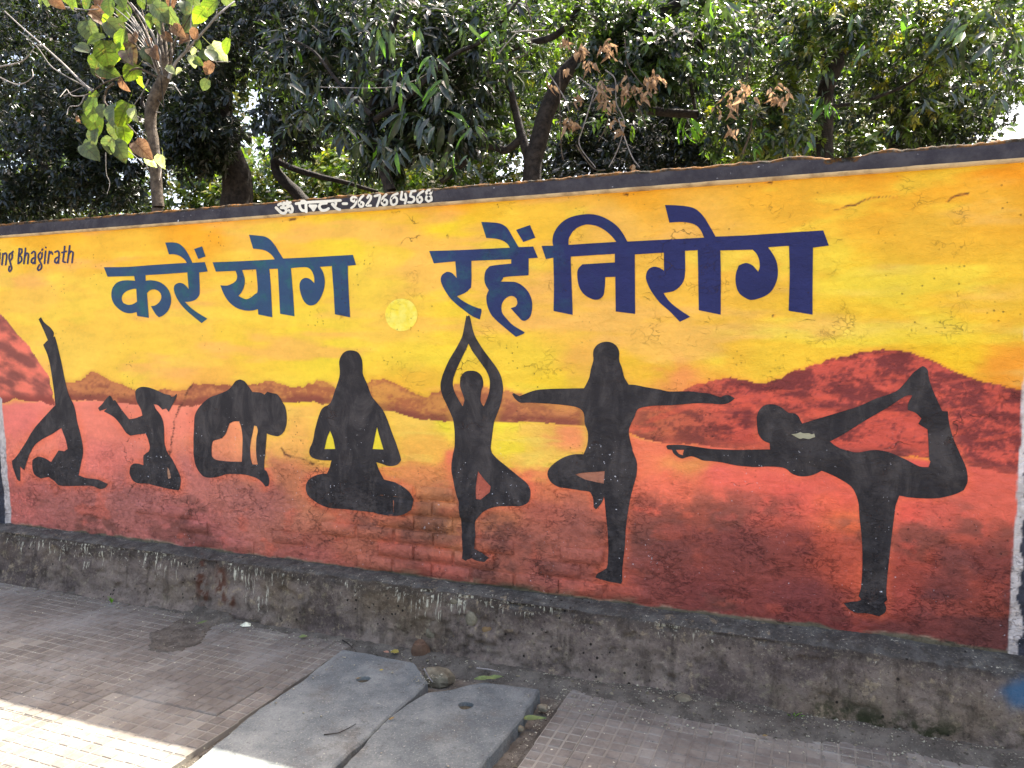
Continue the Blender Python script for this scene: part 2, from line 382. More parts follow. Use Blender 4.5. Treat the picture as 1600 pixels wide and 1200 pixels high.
KARE = [Q(150,330,6,[(72,525),(300,522),(560,503),(855,485),(835,455),(790,420),(740,405),(690,405),(652,295),(720,293),(780,305),(830,345),(870,405),(908,485),(1025,478),(1052,565),(972,575),(975,740),(968,790),(935,830),(885,848),(835,850),(880,895),(950,950),(1045,1008),(992,1050),(935,1005),(870,950),(810,890),(765,825),(738,765),(732,715),(750,685),(785,672),(820,680),(850,705),(872,730),(860,574),(660,588),(465,600),(467,652),(520,648),(590,662),(650,700),(690,755),(705,820),(695,890),(665,945),(625,980),(590,994),(560,965),(515,890),(550,885),(585,862),(610,825),(612,785),(590,750),(550,733),(510,740),(478,768),(497,1000),(387,982),(382,945),(330,957),(270,950),(210,915),(165,865),(143,800),(150,735),(180,685),(225,657),(290,648),(367,652),(358,608),(108,614)]),
        Q(150,330,6,[(378,728),(345,730),(290,748),(250,785),(240,825),(255,860),(300,878),(345,872),(385,848)])]
KDOT = [Q(150,330,6,[(925,355),(1000,331),(1033,425),(965,448)])]
YOG = [Q(320,340,6,[(78,420),(380,408),(660,392),(640,360),(600,325),(550,303),(460,292),(420,162),(500,170),(570,180),(620,210),(665,265),(705,330),(740,385),(1000,372),(1392,350),(1423,445),(1345,452),(1355,700),(1367,935),(1225,907),(1212,700),(1205,600),(1195,455),(1080,462),(1110,510),(1128,590),(1120,670),(1090,750),(1050,805),(1000,824),(960,812),(925,770),(900,700),(893,630),(910,585),(945,566),(985,575),(1030,615),(1027,560),(1005,500),(965,468),(900,466),(812,475),(830,700),(845,925),(710,902),(690,480),(610,482),(622,640),(638,935),(507,908),(503,858),(450,872),(380,870),(300,845),(230,790),(180,715),(148,635),(210,638),(260,620),(298,590),(308,550),(295,500),(108,507)]),
       Q(320,340,6,[(355,492),(485,486),(500,680),(470,720),(430,752),(385,765),(320,735),(350,700),(375,640),(378,570)])]
RAHE = [Q(660,330,6,[(66,374),(350,365),(820,342),(795,305),(750,275),(690,258),(598,250),(553,101),(640,105),(710,112),(760,130),(800,165),(850,250),(900,337),(1035,330),(1080,435),(993,442),(993,600),(780,615),(750,635),(733,660),(800,660),(870,665),(930,695),(985,750),(1015,810),(1028,870),(1022,950),(1000,1000),(965,1025),(930,1022),(890,980),(825,908),(870,895),(888,865),(880,820),(850,797),(810,798),(765,830),(740,885),(745,950),(790,1010),(850,1070),(950,1130),(955,1145),(925,1160),(878,1178),(800,1115),(700,1030),(640,965),(605,880),(597,800),(618,740),(590,690),(578,640),(588,570),(615,530),(655,510),(830,490),(830,450),(460,465),(458,690),(440,730),(400,765),(325,797),(370,835),(450,880),(510,905),(550,915),(552,945),(537,1014),(470,985),(380,920),(290,845),(225,765),(185,690),(174,635),(190,595),(230,568),(275,578),(322,625),(310,470),(110,490)])]
RDOT = [Q(660,330,6,[(878,175),(1008,130),(1057,248),(943,288)])]
NIROG = [Q(840,310,6,[(35,445),(145,443),(138,395),(150,330),(190,260),(250,205),(330,168),(430,150),(520,150),(600,170),(680,210),(750,265),(800,330),(842,405),(900,402),(1560,367),(1530,300),(1490,255),(1430,230),(1340,220),(1235,227),(1195,62),(1290,65),(1380,72),(1460,90),(1520,130),(1580,205),(1668,358),(1920,348),(2678,300),(2730,442),(2582,462),(2578,820),(2578,1090),(2353,1053),(2363,720),(2357,445),(2160,458),(2210,530),(2245,610),(2252,710),(2235,790),(2190,870),(2120,920),(2010,952),(1940,928),(1885,880),(1858,800),(1858,710),(1885,630),(1950,605),(2010,625),(2045,660),(2068,688),(2082,640),(2075,570),(2050,515),(2015,480),(1713,488),(1718,720),(1716,1090),(1510,1048),(1505,700),(1500,485),(1380,490),(1383,680),(1370,770),(1330,830),(1270,870),(1180,887),(1230,960),(1310,1030),(1430,1110),(1333,1157),(1240,1060),(1140,970),(1060,860),(1020,770),(1018,710),(1045,660),(1095,640),(1150,655),(1185,680),(1183,508),(912,525),(912,700),(915,1083),(732,1060),(728,735),(635,738),(628,850),(610,915),(560,948),(500,940),(430,895),(385,820),(370,720),(380,660),(420,618),(725,600),(725,520),(310,545),(315,750),(327,1092),(148,1055),(150,800),(145,555),(75,568)]),
         Q(840,310,6,[(288,435),(290,380),(320,320),(370,275),(440,248),(500,247),(570,265),(640,305),(700,360),(738,408)])]
FIG1 = [Q(0,480,4,[(240,75),(255,62),(275,95),(315,130),(335,160),(332,185),(342,183),(358,240),(385,350),(408,460),(430,545),(465,620),(485,720),(505,800),(518,880),(510,960),(492,1050),(540,1068),(610,1078),(672,1105),(655,1130),(625,1137),(575,1118),(480,1117),(375,1115),(335,1085),(300,1062),(250,1072),(215,1045),(200,1000),(202,955),(235,935),(275,942),(320,968),(345,930),(370,895),(405,900),(425,885),(415,830),(395,780),(385,755),(330,790),(260,828),(210,870),(180,930),(150,1018),(122,995),(128,1088),(110,1075),(80,1000),(73,960),(95,940),(150,860),(220,750),(300,660),(347,612),(340,540),(325,430),(300,310),(270,235),(298,205),(265,130)])]
FIG2 = [Q(140,580,6,[(80,345),(120,305),(150,265),(185,228),(205,240),(222,275),(240,270),(290,345),(370,450),(430,440),(493,415),(480,360),(440,280),(427,200),(445,165),(490,147),(560,155),(640,185),(700,212),(755,225),(765,240),(790,235),(815,210),(810,250),(740,382),(715,350),(680,360),(640,320),(600,310),(620,355),(660,410),(688,480),(695,590),(700,690),(725,770),(765,825),(810,900),(850,980),(858,1030),(850,1090),(835,1115),(780,1108),(640,1080),(540,1055),(440,1050),(390,1010),(368,950),(380,895),(410,868),(450,868),(500,882),(500,790),(525,768),(550,750),(560,710),(545,640),(522,585),(460,592),(380,605),(340,575),(290,500),(230,430),(150,385),(135,375),(162,350),(95,373)]),
        Q(140,580,6,[(725,900),(750,940),(762,1000),(735,1010),(725,970)])]
FIG3 = [Q(280,580,6,[(500,130),(530,92),(570,77),(610,95),(650,145),(685,195),(760,200),(800,220),(825,192),(870,205),(915,215),(945,250),(970,295),(995,340),(1008,440),(1000,520),(975,575),(930,608),(870,602),(820,585),(810,700),(795,905),(820,940),(848,1020),(840,1075),(815,1080),(775,1035),(720,1000),(640,975),(560,965),(450,965),(380,985),(290,1000),(220,985),(165,920),(135,830),(128,700),(135,560),(140,440),(165,370),(220,300),(290,245),(370,215),(440,185),(480,155)]),
        Q(280,580,6,[(470,490),(510,472),(558,470),(580,530),(590,620),(590,720),(585,850),(440,845),(340,830),(305,800),(300,740),(310,670),(325,650),(390,630),(430,590),(455,530)]),
        Q(280,580,6,[(700,510),(725,515),(735,560),(720,640),(720,780),(735,875),(685,875),(665,790),(665,690),(685,580)])]
s4 = 1200/280
FIG4 = [Q(460,530,s4,[(302,150),(320,105),(350,80),(390,75),(430,90),(455,135),(460,190),(462,235),(490,300),(520,380),(550,420),(590,470),(620,530),(650,610),(680,690),(705,770),(715,810),(690,840),(640,850),(590,835),(550,822),(570,880),(600,940),(680,960),(740,990),(785,1030),(803,1085),(790,1140),(740,1170),(680,1180),(580,1170),(480,1155),(350,1140),(230,1130),(150,1095),(95,1050),(77,1000),(90,950),(130,918),(180,902),(220,900),(240,850),(250,812),(190,810),(135,798),(108,775),(103,740),(125,680),(140,600),(165,510),(190,460),(240,428),(270,350),(300,260),(305,210)]),
        Q(460,530,s4,[(240,612),(262,670),(275,735),(203,735),(220,660)]), Q(460,530,s4,[(555,588),(575,660),(598,738),(525,735),(540,660)])]
s5 = 1200/260
FIG5 = [Q(660,480,6,[(413,78),(425,85),(437,75),(452,110),(480,230),(515,310),(580,410),(670,530),(725,620),(750,700),(755,780),(735,900),(700,1000),(670,1080),(655,1180)]) +
        Q(680,630,s5,[(408,250),(402,340),(440,395),(520,460),(600,525),(660,575),(685,620),(688,670),(670,715),(620,740),(540,740),(440,745),(370,770),(330,800),(288,860),(295,950),(288,1045),(340,1070),(400,1105),(365,1138),(310,1130),(270,1112),(230,1135),(200,1115),(205,1060),(200,980),(188,860),(178,740),(150,650),(130,560),(115,470),(125,380),(138,320),(140,220),(130,130)]) +
        Q(660,480,6,[(270,1010),(220,900),(185,820),(170,740),(185,660),(240,520),(325,375),(375,275),(395,180)]),
        Q(660,480,6,[(435,340),(470,410),(540,510),(600,600),(630,690),(625,790),(600,870),(572,932),(545,880),(550,800),(570,720),(555,650),(510,605),(450,595),(395,610),(360,660),(355,740),(380,820),(392,870),(378,930),(330,850),(295,770),(288,690),(320,590),(370,480),(410,400)]),
        Q(680,630,s5,[(308,490),(350,545),(400,600),(395,640),(330,695),(297,690),(293,610),(300,550)])]
FIG6 = [Q(790,520,6,[(820,200),(830,150),(870,105),(930,85),(990,90),(1040,125),(1065,180),(1065,260),(1090,330),(1110,410),(1145,470)]) +
        Q(960,520,6,[(135,485),(200,490),(300,510),(420,530),(520,550),(700,548),(800,560),(890,570),(950,590),(995,605),(1040,585),(1085,590),(1130,615),(1085,650),(1030,668),(960,668),(870,660),(750,660),(620,672),(480,680),(350,685),(260,700),(215,725),(190,790),(160,850),(138,920),(150,1010),(175,1100)]) +
        Q(840,680,5,[(735,100),(760,160),(778,220),(775,310),(750,400),(725,500),(705,620),(690,750),(683,880),(672,980),(665,1060),(665,1130),(655,1158),(620,1150),(560,1140),(500,1122),(455,1108),(470,1080),(520,1050),(548,1020),(555,900),(552,780),(540,660),(528,540),(520,480),(500,530),(460,578),(440,560),(435,500),(420,460),(400,440),(330,430),(240,415),(170,405),(110,370),(80,320),(85,270),(130,220),(200,175),(280,150),(360,148)]) +
        Q(790,520,6,[(765,1060),(775,980),(770,920),(745,850),(738,770),(710,720),(640,690),(500,672),(300,658),(200,655),(140,655),(90,620),(60,575),(75,565),(130,595),(200,565),(300,535),(450,525),(600,522),(735,520),(750,495),(785,420),(800,340),(822,260)]),
        Q(840,680,5,[(297,308),(340,295),(430,287),(525,280),(522,340),(518,378),(480,370),(430,360),(370,345)])]
sh, sb, sl = 1600/240, 1600/460, 1200/230
FIG7 = [Q(1030,600,sh,[(75,650),(95,635),(200,632),(300,640),(400,655),(520,672),(650,680),(850,685),(1000,682),(1155,680),(1152,615),(1100,595),(1060,560),(1030,500),(1020,400),(1020,330),(1045,270),(1100,220),(1180,210),(1260,235),(1310,270),(1350,298),(1410,305),(1450,335),(1470,375),(1490,410)]) +
        Q(1140,530,sb,[(470,435),(560,408),(700,365),(790,325),(900,285),(950,240),(1000,180),(1050,145),(1075,165),(1085,220),(1110,290),(1155,390),(1185,392),(1195,470),(1220,550),(1255,630),(1285,700),(1293,770),(1275,820),(1220,845),(1120,865),(1000,862),(922,850),(905,895)]) +
        Q(1280,750,sl,[(620,230),(605,350),(590,480),(570,640),(555,800),(548,930),(556,975),(530,998),(545,1040),(535,1080),(490,1112),(450,1100),(390,1085),(300,1080),(240,1050),(200,1005),(260,992),(310,990),(345,975),(320,945),(340,880),(350,760),(352,600),(345,450),(328,300),(322,200),(300,120)]) +
        Q(1140,530,sb,[(660,800),(600,760),(540,730),(500,715),(450,738),(390,745),(340,730),(300,700),(230,692)]) +
        Q(1030,600,sh,[(1000,862),(950,860),(800,845),(650,815),(550,802),(460,795),(400,770),(340,752),(285,762),(240,775),(190,755),(150,720),(135,685),(90,680)]),
        Q(1030,600,sh,[(175,685),(262,685),(250,720),(250,742),(205,725)]),
        Q(1140,530,sb,[(545,555),(620,515),(740,440),(860,370),(950,312),(993,305),(970,350),(968,385),(1010,400),(1042,430),(1025,460),(1075,490),(1080,560),(1085,650),(1092,662),(1080,695),(1030,690),(950,650),(860,612),(780,602),(700,615),(640,605),(585,585)])]
PATCH = [Q(1140,530,sb,[(335,515),(365,512),(385,503),(400,510),(430,510),(445,516),(460,512),(465,530),(448,536),(430,542),(400,537),(380,540)])]
st_ = 1600/140
def ST(ox, oy, w, strokes): return [(Q(ox, oy, st_, s), w/st_) for s in strokes]
PAINTER = ST(420,280,50,[[(185,462),(230,440),(272,455),(268,495),(232,512)],[(232,512),(300,515),(325,565),(300,612),(240,605),(190,560),(142,512)],[(300,520),(350,500),(405,475),(435,530),(425,590),(392,588),(372,560)],[(285,425),(335,455),(395,418)],[(340,400),(345,420)],
    [(500,440),(700,418),(1000,400),(1290,382)],[(560,450),(570,510),(610,560),(670,562)],[(672,425),(682,585)],[(600,398),(650,400),(682,432)],[(745,475),(790,520),(810,555)],[(745,478),(858,480)],[(850,480),(812,550)],[(1040,430),(940,445),(912,500),(955,556),(1030,555),(1078,528)],[(1210,420),(1200,468),(1145,448)],[(1150,455),(1190,500),(1240,535),(1280,548)],[(1338,440),(1402,440)]])
DIGITS = ST(545,270,42,[[(140,480),(100,518),(58,500),(58,460),(90,435),(140,445),(145,520),(110,590),(58,632)],[(270,410),(215,470),(192,550),(215,610),(258,600),(275,550),(242,525),(205,540)],[(345,450),(370,405),(408,420),(398,480),(322,590),(405,588)],[(475,420),(570,395),(560,470),(515,600)],[(680,390),(622,450),(602,540),(640,583),(690,565),(692,505),(655,480),(612,510)],[(880,375),(800,410),(765,480),(772,555),(810,578),(862,545),(870,470),(832,432),(785,460)],[(960,345),(940,480),(1030,490)],[(1020,380),(1035,460),(1015,550)],[(1200,325),(1130,335),(1105,420),(1170,440),(1180,490),(1140,530),(1075,530)],[(1340,330),(1270,380),(1235,450),(1240,520),(1280,538),(1318,490),(1300,435),(1250,445)],[(1485,325),(1430,312),(1392,350),(1415,392),(1480,430),(1488,490),(1430,518),(1388,480),(1405,420),(1468,380),(1488,325)]])
BHAG = ST(0,370,30,[[(8,290),(-5,490)],[(2,232),(4,238)],[(62,300),(45,500)],[(60,320),(108,288),(126,335),(110,500)],[(215,290),(178,315),(168,380),(182,432),(214,395),(225,335),(215,290)],[(215,290),(238,262)],[(182,432),(200,505),(214,570),(180,625),(162,590),(175,530)],[(350,212),(328,480)],[(350,212),(394,222),(392,280),(350,338),(388,365),(388,435),(328,478)],[(460,205),(432,480)],[(447,360),(480,290),(512,305),(500,480)],[(568,295),(602,262),(632,292),(622,478)],[(622,370),(575,400),(560,450),(592,478),(622,440)],[(745,262),(695,312),(685,370),(712,412),(742,372),(752,300),(745,262),(762,218)],[(695,412),(738,500),(732,568),(688,602),(670,568),(702,500)],[(815,260),(792,475)],[(820,188),(822,194)],[(882,260),(853,470)],[(872,312),(918,265),(938,310)],[(985,275),(1030,252),(1057,292),(1043,470)],[(1042,362),(990,392),(974,448),(1010,472),(1042,425)],[(1160,172),(1125,440),(1165,458)],[(1108,282),(1190,260)],[(1250,162),(1205,460)],[(1222,320),(1268,255),(1306,278),(1285,460)]])

# ------------------------------------------------------------------ paint field of the mural
SKYC = np.array([(0,380,255,200,75),(60,450,254,198,92),(100,560,252,205,92),(200,385,255,192,68),(250,560,253,205,82),(400,375,254,190,82),(400,540,252,207,75),(300,500,253,200,88),(550,370,255,215,65),(600,420,253,205,85),(500,550,250,218,70),(650,540,253,218,62),(700,360,250,214,52),(628,450,250,215,80),(640,600,252,195,72),(780,400,253,208,80),(850,360,253,192,66),(950,350,254,184,92),(900,560,253,182,92),(820,560,250,208,72),(1000,450,253,184,78),(1100,350,253,178,82),(1000,560,252,190,62),(1150,400,250,180,74),(1100,560,245,184,62),(1250,310,252,172,56),(1350,450,250,190,58),(1300,530,245,188,60),(1450,350,252,178,62),(1550,320,250,170,54),(1550,450,250,184,60),(1500,560,245,187,44),(1590,580,235,152,52),(1200,560,245,190,62),(1060,590,250,152,92),(300,590,250,186,92),(1400,300,250,168,50),(720,470,252,216,60),(850,470,252,190,90),(120,470,254,200,84),
 (300,347,252,172,40),(700,318,250,178,40),(1000,298,250,168,48),(1400,268,246,155,36),(60,382,250,185,50),(1580,262,240,150,34),(860,600,250,205,60),(560,300,250,185,45)], float)
LOWC = np.array([(30,660,235,112,96),(60,700,240,122,92),(20,780,200,90,76),(150,660,240,122,96),(150,720,225,110,92),(200,780,165,88,78),(100,800,165,84,72),(60,815,172,82,72),(290,660,240,125,96),(290,740,192,102,86),(360,680,246,140,90),(400,780,170,92,82),(300,820,172,82,74),(450,650,252,194,82),(460,690,248,176,80),(440,740,205,118,78),(560,830,178,92,72),(500,870,166,78,70),(650,660,252,200,82),(660,700,250,182,74),(650,740,236,142,82),(680,780,204,124,78),(690,820,184,118,78),(640,860,166,82,72),(700,900,152,74,70),(820,670,250,192,80),(840,720,250,200,82),(880,680,242,142,92),(830,760,232,112,78),(860,800,182,86,72),(800,850,155,78,68),(900,820,150,76,68),(880,900,152,72,67),(1020,700,246,116,86),(1050,760,240,110,86),(1150,740,240,102,90),(1080,720,248,142,82),(1250,780,226,92,82),(1000,800,220,92,76),(1050,850,134,66,62),(1150,850,140,66,63),(1250,850,148,66,62),(1100,930,146,66,64),(1000,900,148,67,64),(1300,850,212,88,68),(1325,810,246,112,72),(1250,930,140,62,62),(1450,820,216,92,80),(1420,870,205,84,70),(1560,800,216,92,76),(1500,880,138,68,64),(1560,900,150,66,61),(1450,930,124,60,60),(1300,970,140,60,60),(1550,990,112,55,54),(1400,990,126,58,57),(1590,1000,104,52,52),(300,850,162,77,71),
 (692,655,250,226,52),(780,655,248,226,52),(792,700,248,216,50),(700,630,250,205,70),(1318,900,226,92,68),(1405,800,226,86,74),(1398,930,190,76,66),(720,720,245,120,85),(1400,740,225,88,78),(1380,700,170,70,70),(1320,700,150,60,62),(1100,690,225,95,85),(560,690,250,200,60),(1340,780,232,95,80)], float)
def idw(px, py, C, p=3.2):
    num = np.zeros((len(px), 3)); den = np.zeros(len(px))
    for r in C:
        d = ((px-r[0])**2 + ((py-r[1])*1.5)**2 + 60.0)**(-p/2)
        den += d; num += d[:, None]*r[2:5]
    return num/den[:, None]
ML = [(-60,440),(0,490),(10,500),(30,525),(45,540),(60,565),(78,590),(85,632),(60,628),(30,625),(5,628),(-60,640)]
MTOP = [(100,598),(110,597),(130,590),(145,582),(165,590),(190,600),(215,612),(240,610),(255,605),(270,610),(290,610),(300,603),(315,597),(340,600),(370,600),(390,603),(405,597),(420,594),(435,600),(455,605),(470,603),(495,594),(510,598),(530,610),(560,605),(580,595),(600,592),(620,600),(650,615),(668,620),(690,610),(710,600),(730,598),(760,605),(790,610),(810,614),(850,622),(920,624),(990,624),(1045,618),(1070,608),(1090,602),(1130,593),(1145,591),(1180,598),(1210,595),(1240,582),(1300,560),(1340,550),(1380,548),(1420,549),(1450,560),(1490,580),(1530,595),(1570,603),(1600,608),(1640,610)]
MBOT = [(100,622),(150,628),(200,632),(250,630),(300,634),(350,630),(400,628),(440,630),(490,630),(540,635),(600,640),(650,654),(700,658),(760,657),(820,660),(880,662),(930,665),(985,676),(1000,684),(1060,694),(1150,701),(1200,702),(1300,712),(1390,712),(1440,715),(1500,725),(1560,738),(1640,742)]
def interp(px, T): return np.interp(px, [t[0] for t in T], [t[1] for t in T])
def paint(P):
    """albedo of the mural at wall points P (n,3)"""
    px, py = topix(P); X = P[:, 0]; Z = P[:, 2]
    n1 = fbm(X*3, Z*6, seed=3)-.5; n2 = fbm(X*9, Z*14, seed=5)-.5; nf = fbm(X*30, Z*40, seed=9)-.5
    wx = px + n1*70 + n2*26; wy = py + n2*30 + nf*8
    sk = idw(wx, wy, SKYC); lo = idw(wx, wy, LOWC); lo = lo + np.array([6, 8, 20])*sstep(560, 300, px)[:, None] + np.array([4, 8, 16]); lo = lo + (np.array([214, 146, 138])-lo)*((.06+.17*sstep(720, 800, py))*(1-.75*sstep(900, 1100, px)))[:, None]; lo = lo*(1-.10*(sstep(900, 1100, px)*sstep(800, 860, py)))[:, None]
    # warm cloud streaks
    cl = sstep(.52, .72, fbm(X*1.6, Z*9, seed=21)); sk = sk + (np.array([255, 182, 112])-sk)*(cl*.65)[:, None]
    cl = sstep(.55, .7, fbm(X*2.2, Z*8, seed=22)); sk = sk + (np.array([252, 222, 84])-sk)*(cl*.4)[:, None]
    hy = interp(px, [(0,628),(100,623),(600,638),(700,657),(930,663),(1000,684),(1200,700),(1400,712),(1640,740)])
    t = sstep(-6, 6, py-hy+n2*8)[:, None]
    c = sk*(1-t)+lo*t
    # pale ripples on the painted water
    rp = sstep(.6, .75, fbm(X*3, Z*34, seed=31))*sstep(hy+4, hy+12, py)*sstep(hy+110, hy+60, py)*sstep(380, 460, px)*sstep(960, 860, px)
    c = c + (np.array([255, 214, 110])-c)*(rp*.5)[:, None]
    ds = sstep(.56, .7, fbm(X*2.5, Z*5, seed=41))*sstep(720, 820, py)
    c = c + (np.array([112, 72, 72])-c)*(.60*ds*sstep(.4, .6, fbm(X*14, Z*20, seed=44)+.12))[:, None] 
    hl = sstep(.6, .75, fbm(X*6, Z*10, seed=43))*sstep(700, 780, py)
    c = c + (np.array([232, 104, 88])-c)*(hl*.30)[:, None]
    # mountains
    wx = px + n2*10 + nf*5; wy = py + n2*9 + nf*5
    top = interp(wx, MTOP); bot = interp(wx, MBOT)
    m = ((wx > 97) & (wy > top) & (wy < bot)).astype(float)
    xx = np.clip((px-900)/250, 0, 1)[:, None]; md = np.clip(1-abs(px-580)/220, 0, 1)[:, None]
    dark = np.array([168, 98, 80])*(1-xx)+np.array([120, 54, 60])*xx
    lite = np.array([204, 130, 92])*(1-xx)+np.array([196, 84, 80])*xx
    lite = lite + (np.array([222, 158, 84])-lite)*md*.8; dark = dark + (np.array([194, 118, 76])-dark)*md*.7
    q = fbm(px/40, py/15 - px/90, seed=51, o=6); q2 = fbm(px/4.5, py/3.6, seed=53, o=3)
    zone = sstep(640, 690, py)*(px > 1100)*.10
    rim = .16*np.exp(-(wy-top)/12.0)*(px > 1150); k = sstep(.36, .66, q+.5*(q2-.5)+zone-rim)[:, None]
    mc = dark*(1-k)+lite*k
    band = sstep(17, 4, bot-wy)*sstep(.30, .5, fbm(px/30, py/10, seed=57)+.15)
    mc = mc + (np.array([124, 62, 64])-mc)*(band*.7)[:, None]
    red = sstep(.62, .7, fbm(px/60, py/9+px/50, seed=58))*sstep(880, 1000, px)
    mc = mc + (np.array([226, 96, 84])-mc)*(red*.45)[:, None]
    c = c*(1-m[:, None])+mc*m[:, None]
    edge = np.exp(-((wy-top)/3.5)**2)*(wx > 97)*.2
    c = c + (np.array([170, 92, 62])-c)*edge[:, None]
    m = inpoly(wx, wy, ML).astype(float)[:, None]
    q = fbm((px+py)/34, (py-px*.6)/15, seed=61, o=6); k = sstep(.30, .66, q)[:, None]
    base = sstep(612, 626, py)[:, None]
    mc = np.array([146, 82, 84])*(1-k)+np.array([240, 124, 116])*k; mc = mc*(1-base)+np.array([150, 72, 72])*base
    c = c*(1-m)+mc*m
    for fg in (FIG1, FIG2, FIG3, FIG4, FIG5, FIG6, FIG7):
        rp_ = np.array(smooth(fg[0], 2)); bb0 = rp_.min(0)-16; bb1 = rp_.max(0)+16
        ii = np.where((px > bb0[0]) & (px < bb1[0]) & (py > bb0[1]) & (py < bb1[1]))[0]
        if len(ii) == 0: continue
        d2 = np.full(len(ii), 1e9)
        for q in rp_: d2 = np.minimum(d2, (px[ii]-q[0])**2+(py[ii]-q[1])**2)
        d2 = np.sqrt(d2)+n2[ii]*7
        a_ = np.exp(-(np.maximum(d2, 0)/8.0)**2)*.5*sstep(600, 680, py[ii])*sstep(.25, .5, fbm(X[ii]*4, Z[ii]*4, seed=81)+.1)
        tc = np.where((py[ii] < 730)[:, None] & (px[ii] < 960)[:, None] & (px[ii] > 400)[:, None], np.array([252, 206, 84]), np.array([246, 118, 94]))
        c[ii] = c[ii] + (tc-c[ii])*a_[:, None]
    for cr in ([(300,603),(285,628),(274,655),(268,690),(264,712),(262,722),(236,742),(206,760),(200,776)], [(1305,328),(1325,320),(1338,319),(1356,311),(1400,308)], [(1483,313),(1488,308),(1500,304),(1514,303)], [(440,700),(450,712),(470,716),(490,724)], [(628,760),(668,790),(690,800)], [(560,800),(540,830),(500,850)], [(600,322),(598,325)], [(1196,284),(1206,286)], [(975,302),(980,304)], [(1208,492),(1209,493)], [(700,367),(701,370)], [(452,342),(462,341)]):
        cp_ = np.array(smooth(cr, 8, 60, False)); sel = np.where((abs(px-cp_[:, 0].mean()) < 140) & (abs(py-cp_[:, 1].mean()) < 130))[0]
        if len(sel) == 0: continue
        d2 = np.full(len(sel), 1e9)
        for q in cp_: d2 = np.minimum(d2, (px[sel]+nf[sel]*7-q[0])**2+(py[sel]+n2[sel]*5-q[1])**2)
        a_ = np.exp(-d2/2.0)*(.35+.65*sstep(.4, .5, fbm(X[sel]*20, Z[sel]*20, seed=83)))
        c[sel] = c[sel] + (np.array([64, 40, 38])-c[sel])*np.clip(a_, 0, .9)[:, None]
    # differently coloured fills left inside three of the figures
    for hp, hc in ((FIG6[1], (168, 112, 104)), (FIG5[2], (176, 92, 86)), (FIG2[1], (186, 140, 130)), (FIG4[1], (246, 222, 70)), (FIG4[2], (246, 222, 70))):
        mm = inpoly(px, py, [(a+np.sign(a-np.mean([q[0] for q in hp]))*4, b+np.sign(b-np.mean([q[1] for q in hp]))*4) for a, b in hp])[:, None]; c = np.where(mm, np.array(hc)+n2[:, None]*30, c)
    # cool sunset cloud around the sun
    hz = np.exp(-(((px-628)/80)**2+((py-492)/60)**2)); c = c + (np.array([254, 196, 88])-c)*(hz*.6)[:, None]
    A = lin(np.clip(c, 0, 255))/EXPO_E
    # bare cement at the ragged foot, lavender borders
    foot = 0.343 + .035*(fbm(X*6, X*0, seed=71, o=5)-.5) + .020*n2
    fl = (.65*sstep(foot+.014, foot+.002, Z)*sstep(.42, .62, fbm(X*9, Z*30, seed=73, o=5)))[:, None]; A = A*(1-fl)+np.array(L(165, 148, 142))*fl
    b = sstep(foot+.004, foot-.004, Z)[:, None]; A = A*(1-b)+np.array(L(104, 98, 94))*b
    xl = -5.262 + .05*sstep(1.2, .3, Z) - .3*sstep(1.2, 1.32, Z) + .006*n2*2
    xr = .752 - .022*sstep(1.5, .3, Z) + .008*n2*2
    lav = np.array(L(205, 198, 224))
    b = np.maximum(sstep(xl+.003, xl-.003, X), sstep(xr-.003, xr+.003, X))[:, None]
    A = A*(1-b)+lav*b*(1-.25*sstep(.5, .7, fbm(X*40, Z*20, seed=77)))[:, None]
    b = np.maximum(sstep(xl-.06, xl-.066, X), sstep(xr+.030+n2*.05, xr+.034+n2*.05, X))[:, None]
    A = np.minimum(A*(1+.20*sstep(-2.2, .4, X)*sstep(.6, 1.1, Z))[:, None], .95)  # albedo raised towards the upper right, painting in light the wall lacks there
    return A*(1-b)+np.array(L(60, 62, 84))*b

# ------------------------------------------------------------------ relief of the wall face
def brick_rows():
    out = []; r2 = np.random.default_rng(5)
    # (course base z, px range) where single bricks show through the paint
    z0 = 0.345; n = 0
    for row in range(9):
        z = z0 + row*0.083
        off = -.11 if row % 2 else 0
        for i in range(-24, 4):
            x = i*.238 + off
            cx = x+.112; cz = z+.036
            a, b = topix(np.array([[cx, 0, cz]])); a = a[0]; b = b[0]
            main = (590 < a < 735 and row < 6 and r2.random() < .93) or (520 < a < 910 and row < 3 and r2.random() < .8) or (735 < a < 880 and row == 3 and r2.random() < .5)
            left = (150 < a < 560 and row < 3 and r2.random() < .33)
            rt = (905 < a < 1580 and row < 2 and r2.random() < .06)
            if main or left or rt:
                hgt = .009 if main else .005
                out.append((x + r2.normal(0, .004), z + r2.normal(0, .002), .226 + r2.normal(0, .004), .073, hgt*r2.uniform(.7, 1.3)))
    return out
BRICKS = brick_rows()
def base_relief(X, Z):
    lowz = sstep(1.2, .5, Z); rt = sstep(-2.6, .2, X); a = np.maximum(lowz, .65*rt)
    h = (fbm(X*1.3, Z*1.6, seed=101)-.5)*.016
    h = h + (fbm(X*7, Z*9, seed=103, o=5)-.5)*(.004+.016*a)
    h = h + (fbm(X*26, Z*30, seed=107, o=4)-.5)*(.0012+.0055*a)
    sc = sstep(.55, .62, fbm(X*3.1, Z*5.2, seed=109, o=5))*lowz
    return h - sc*.004
def full_relief(X, Z):
    h = base_relief(X, Z)
    for bx, bz, bw, bh, hh in BRICKS:
        m = (X > bx-.004) & (X < bx+bw+.004) & (Z > bz-.004) & (Z < bz+bh+.004)
        h = np.where(m, h+hh+.0008, h)
    return h

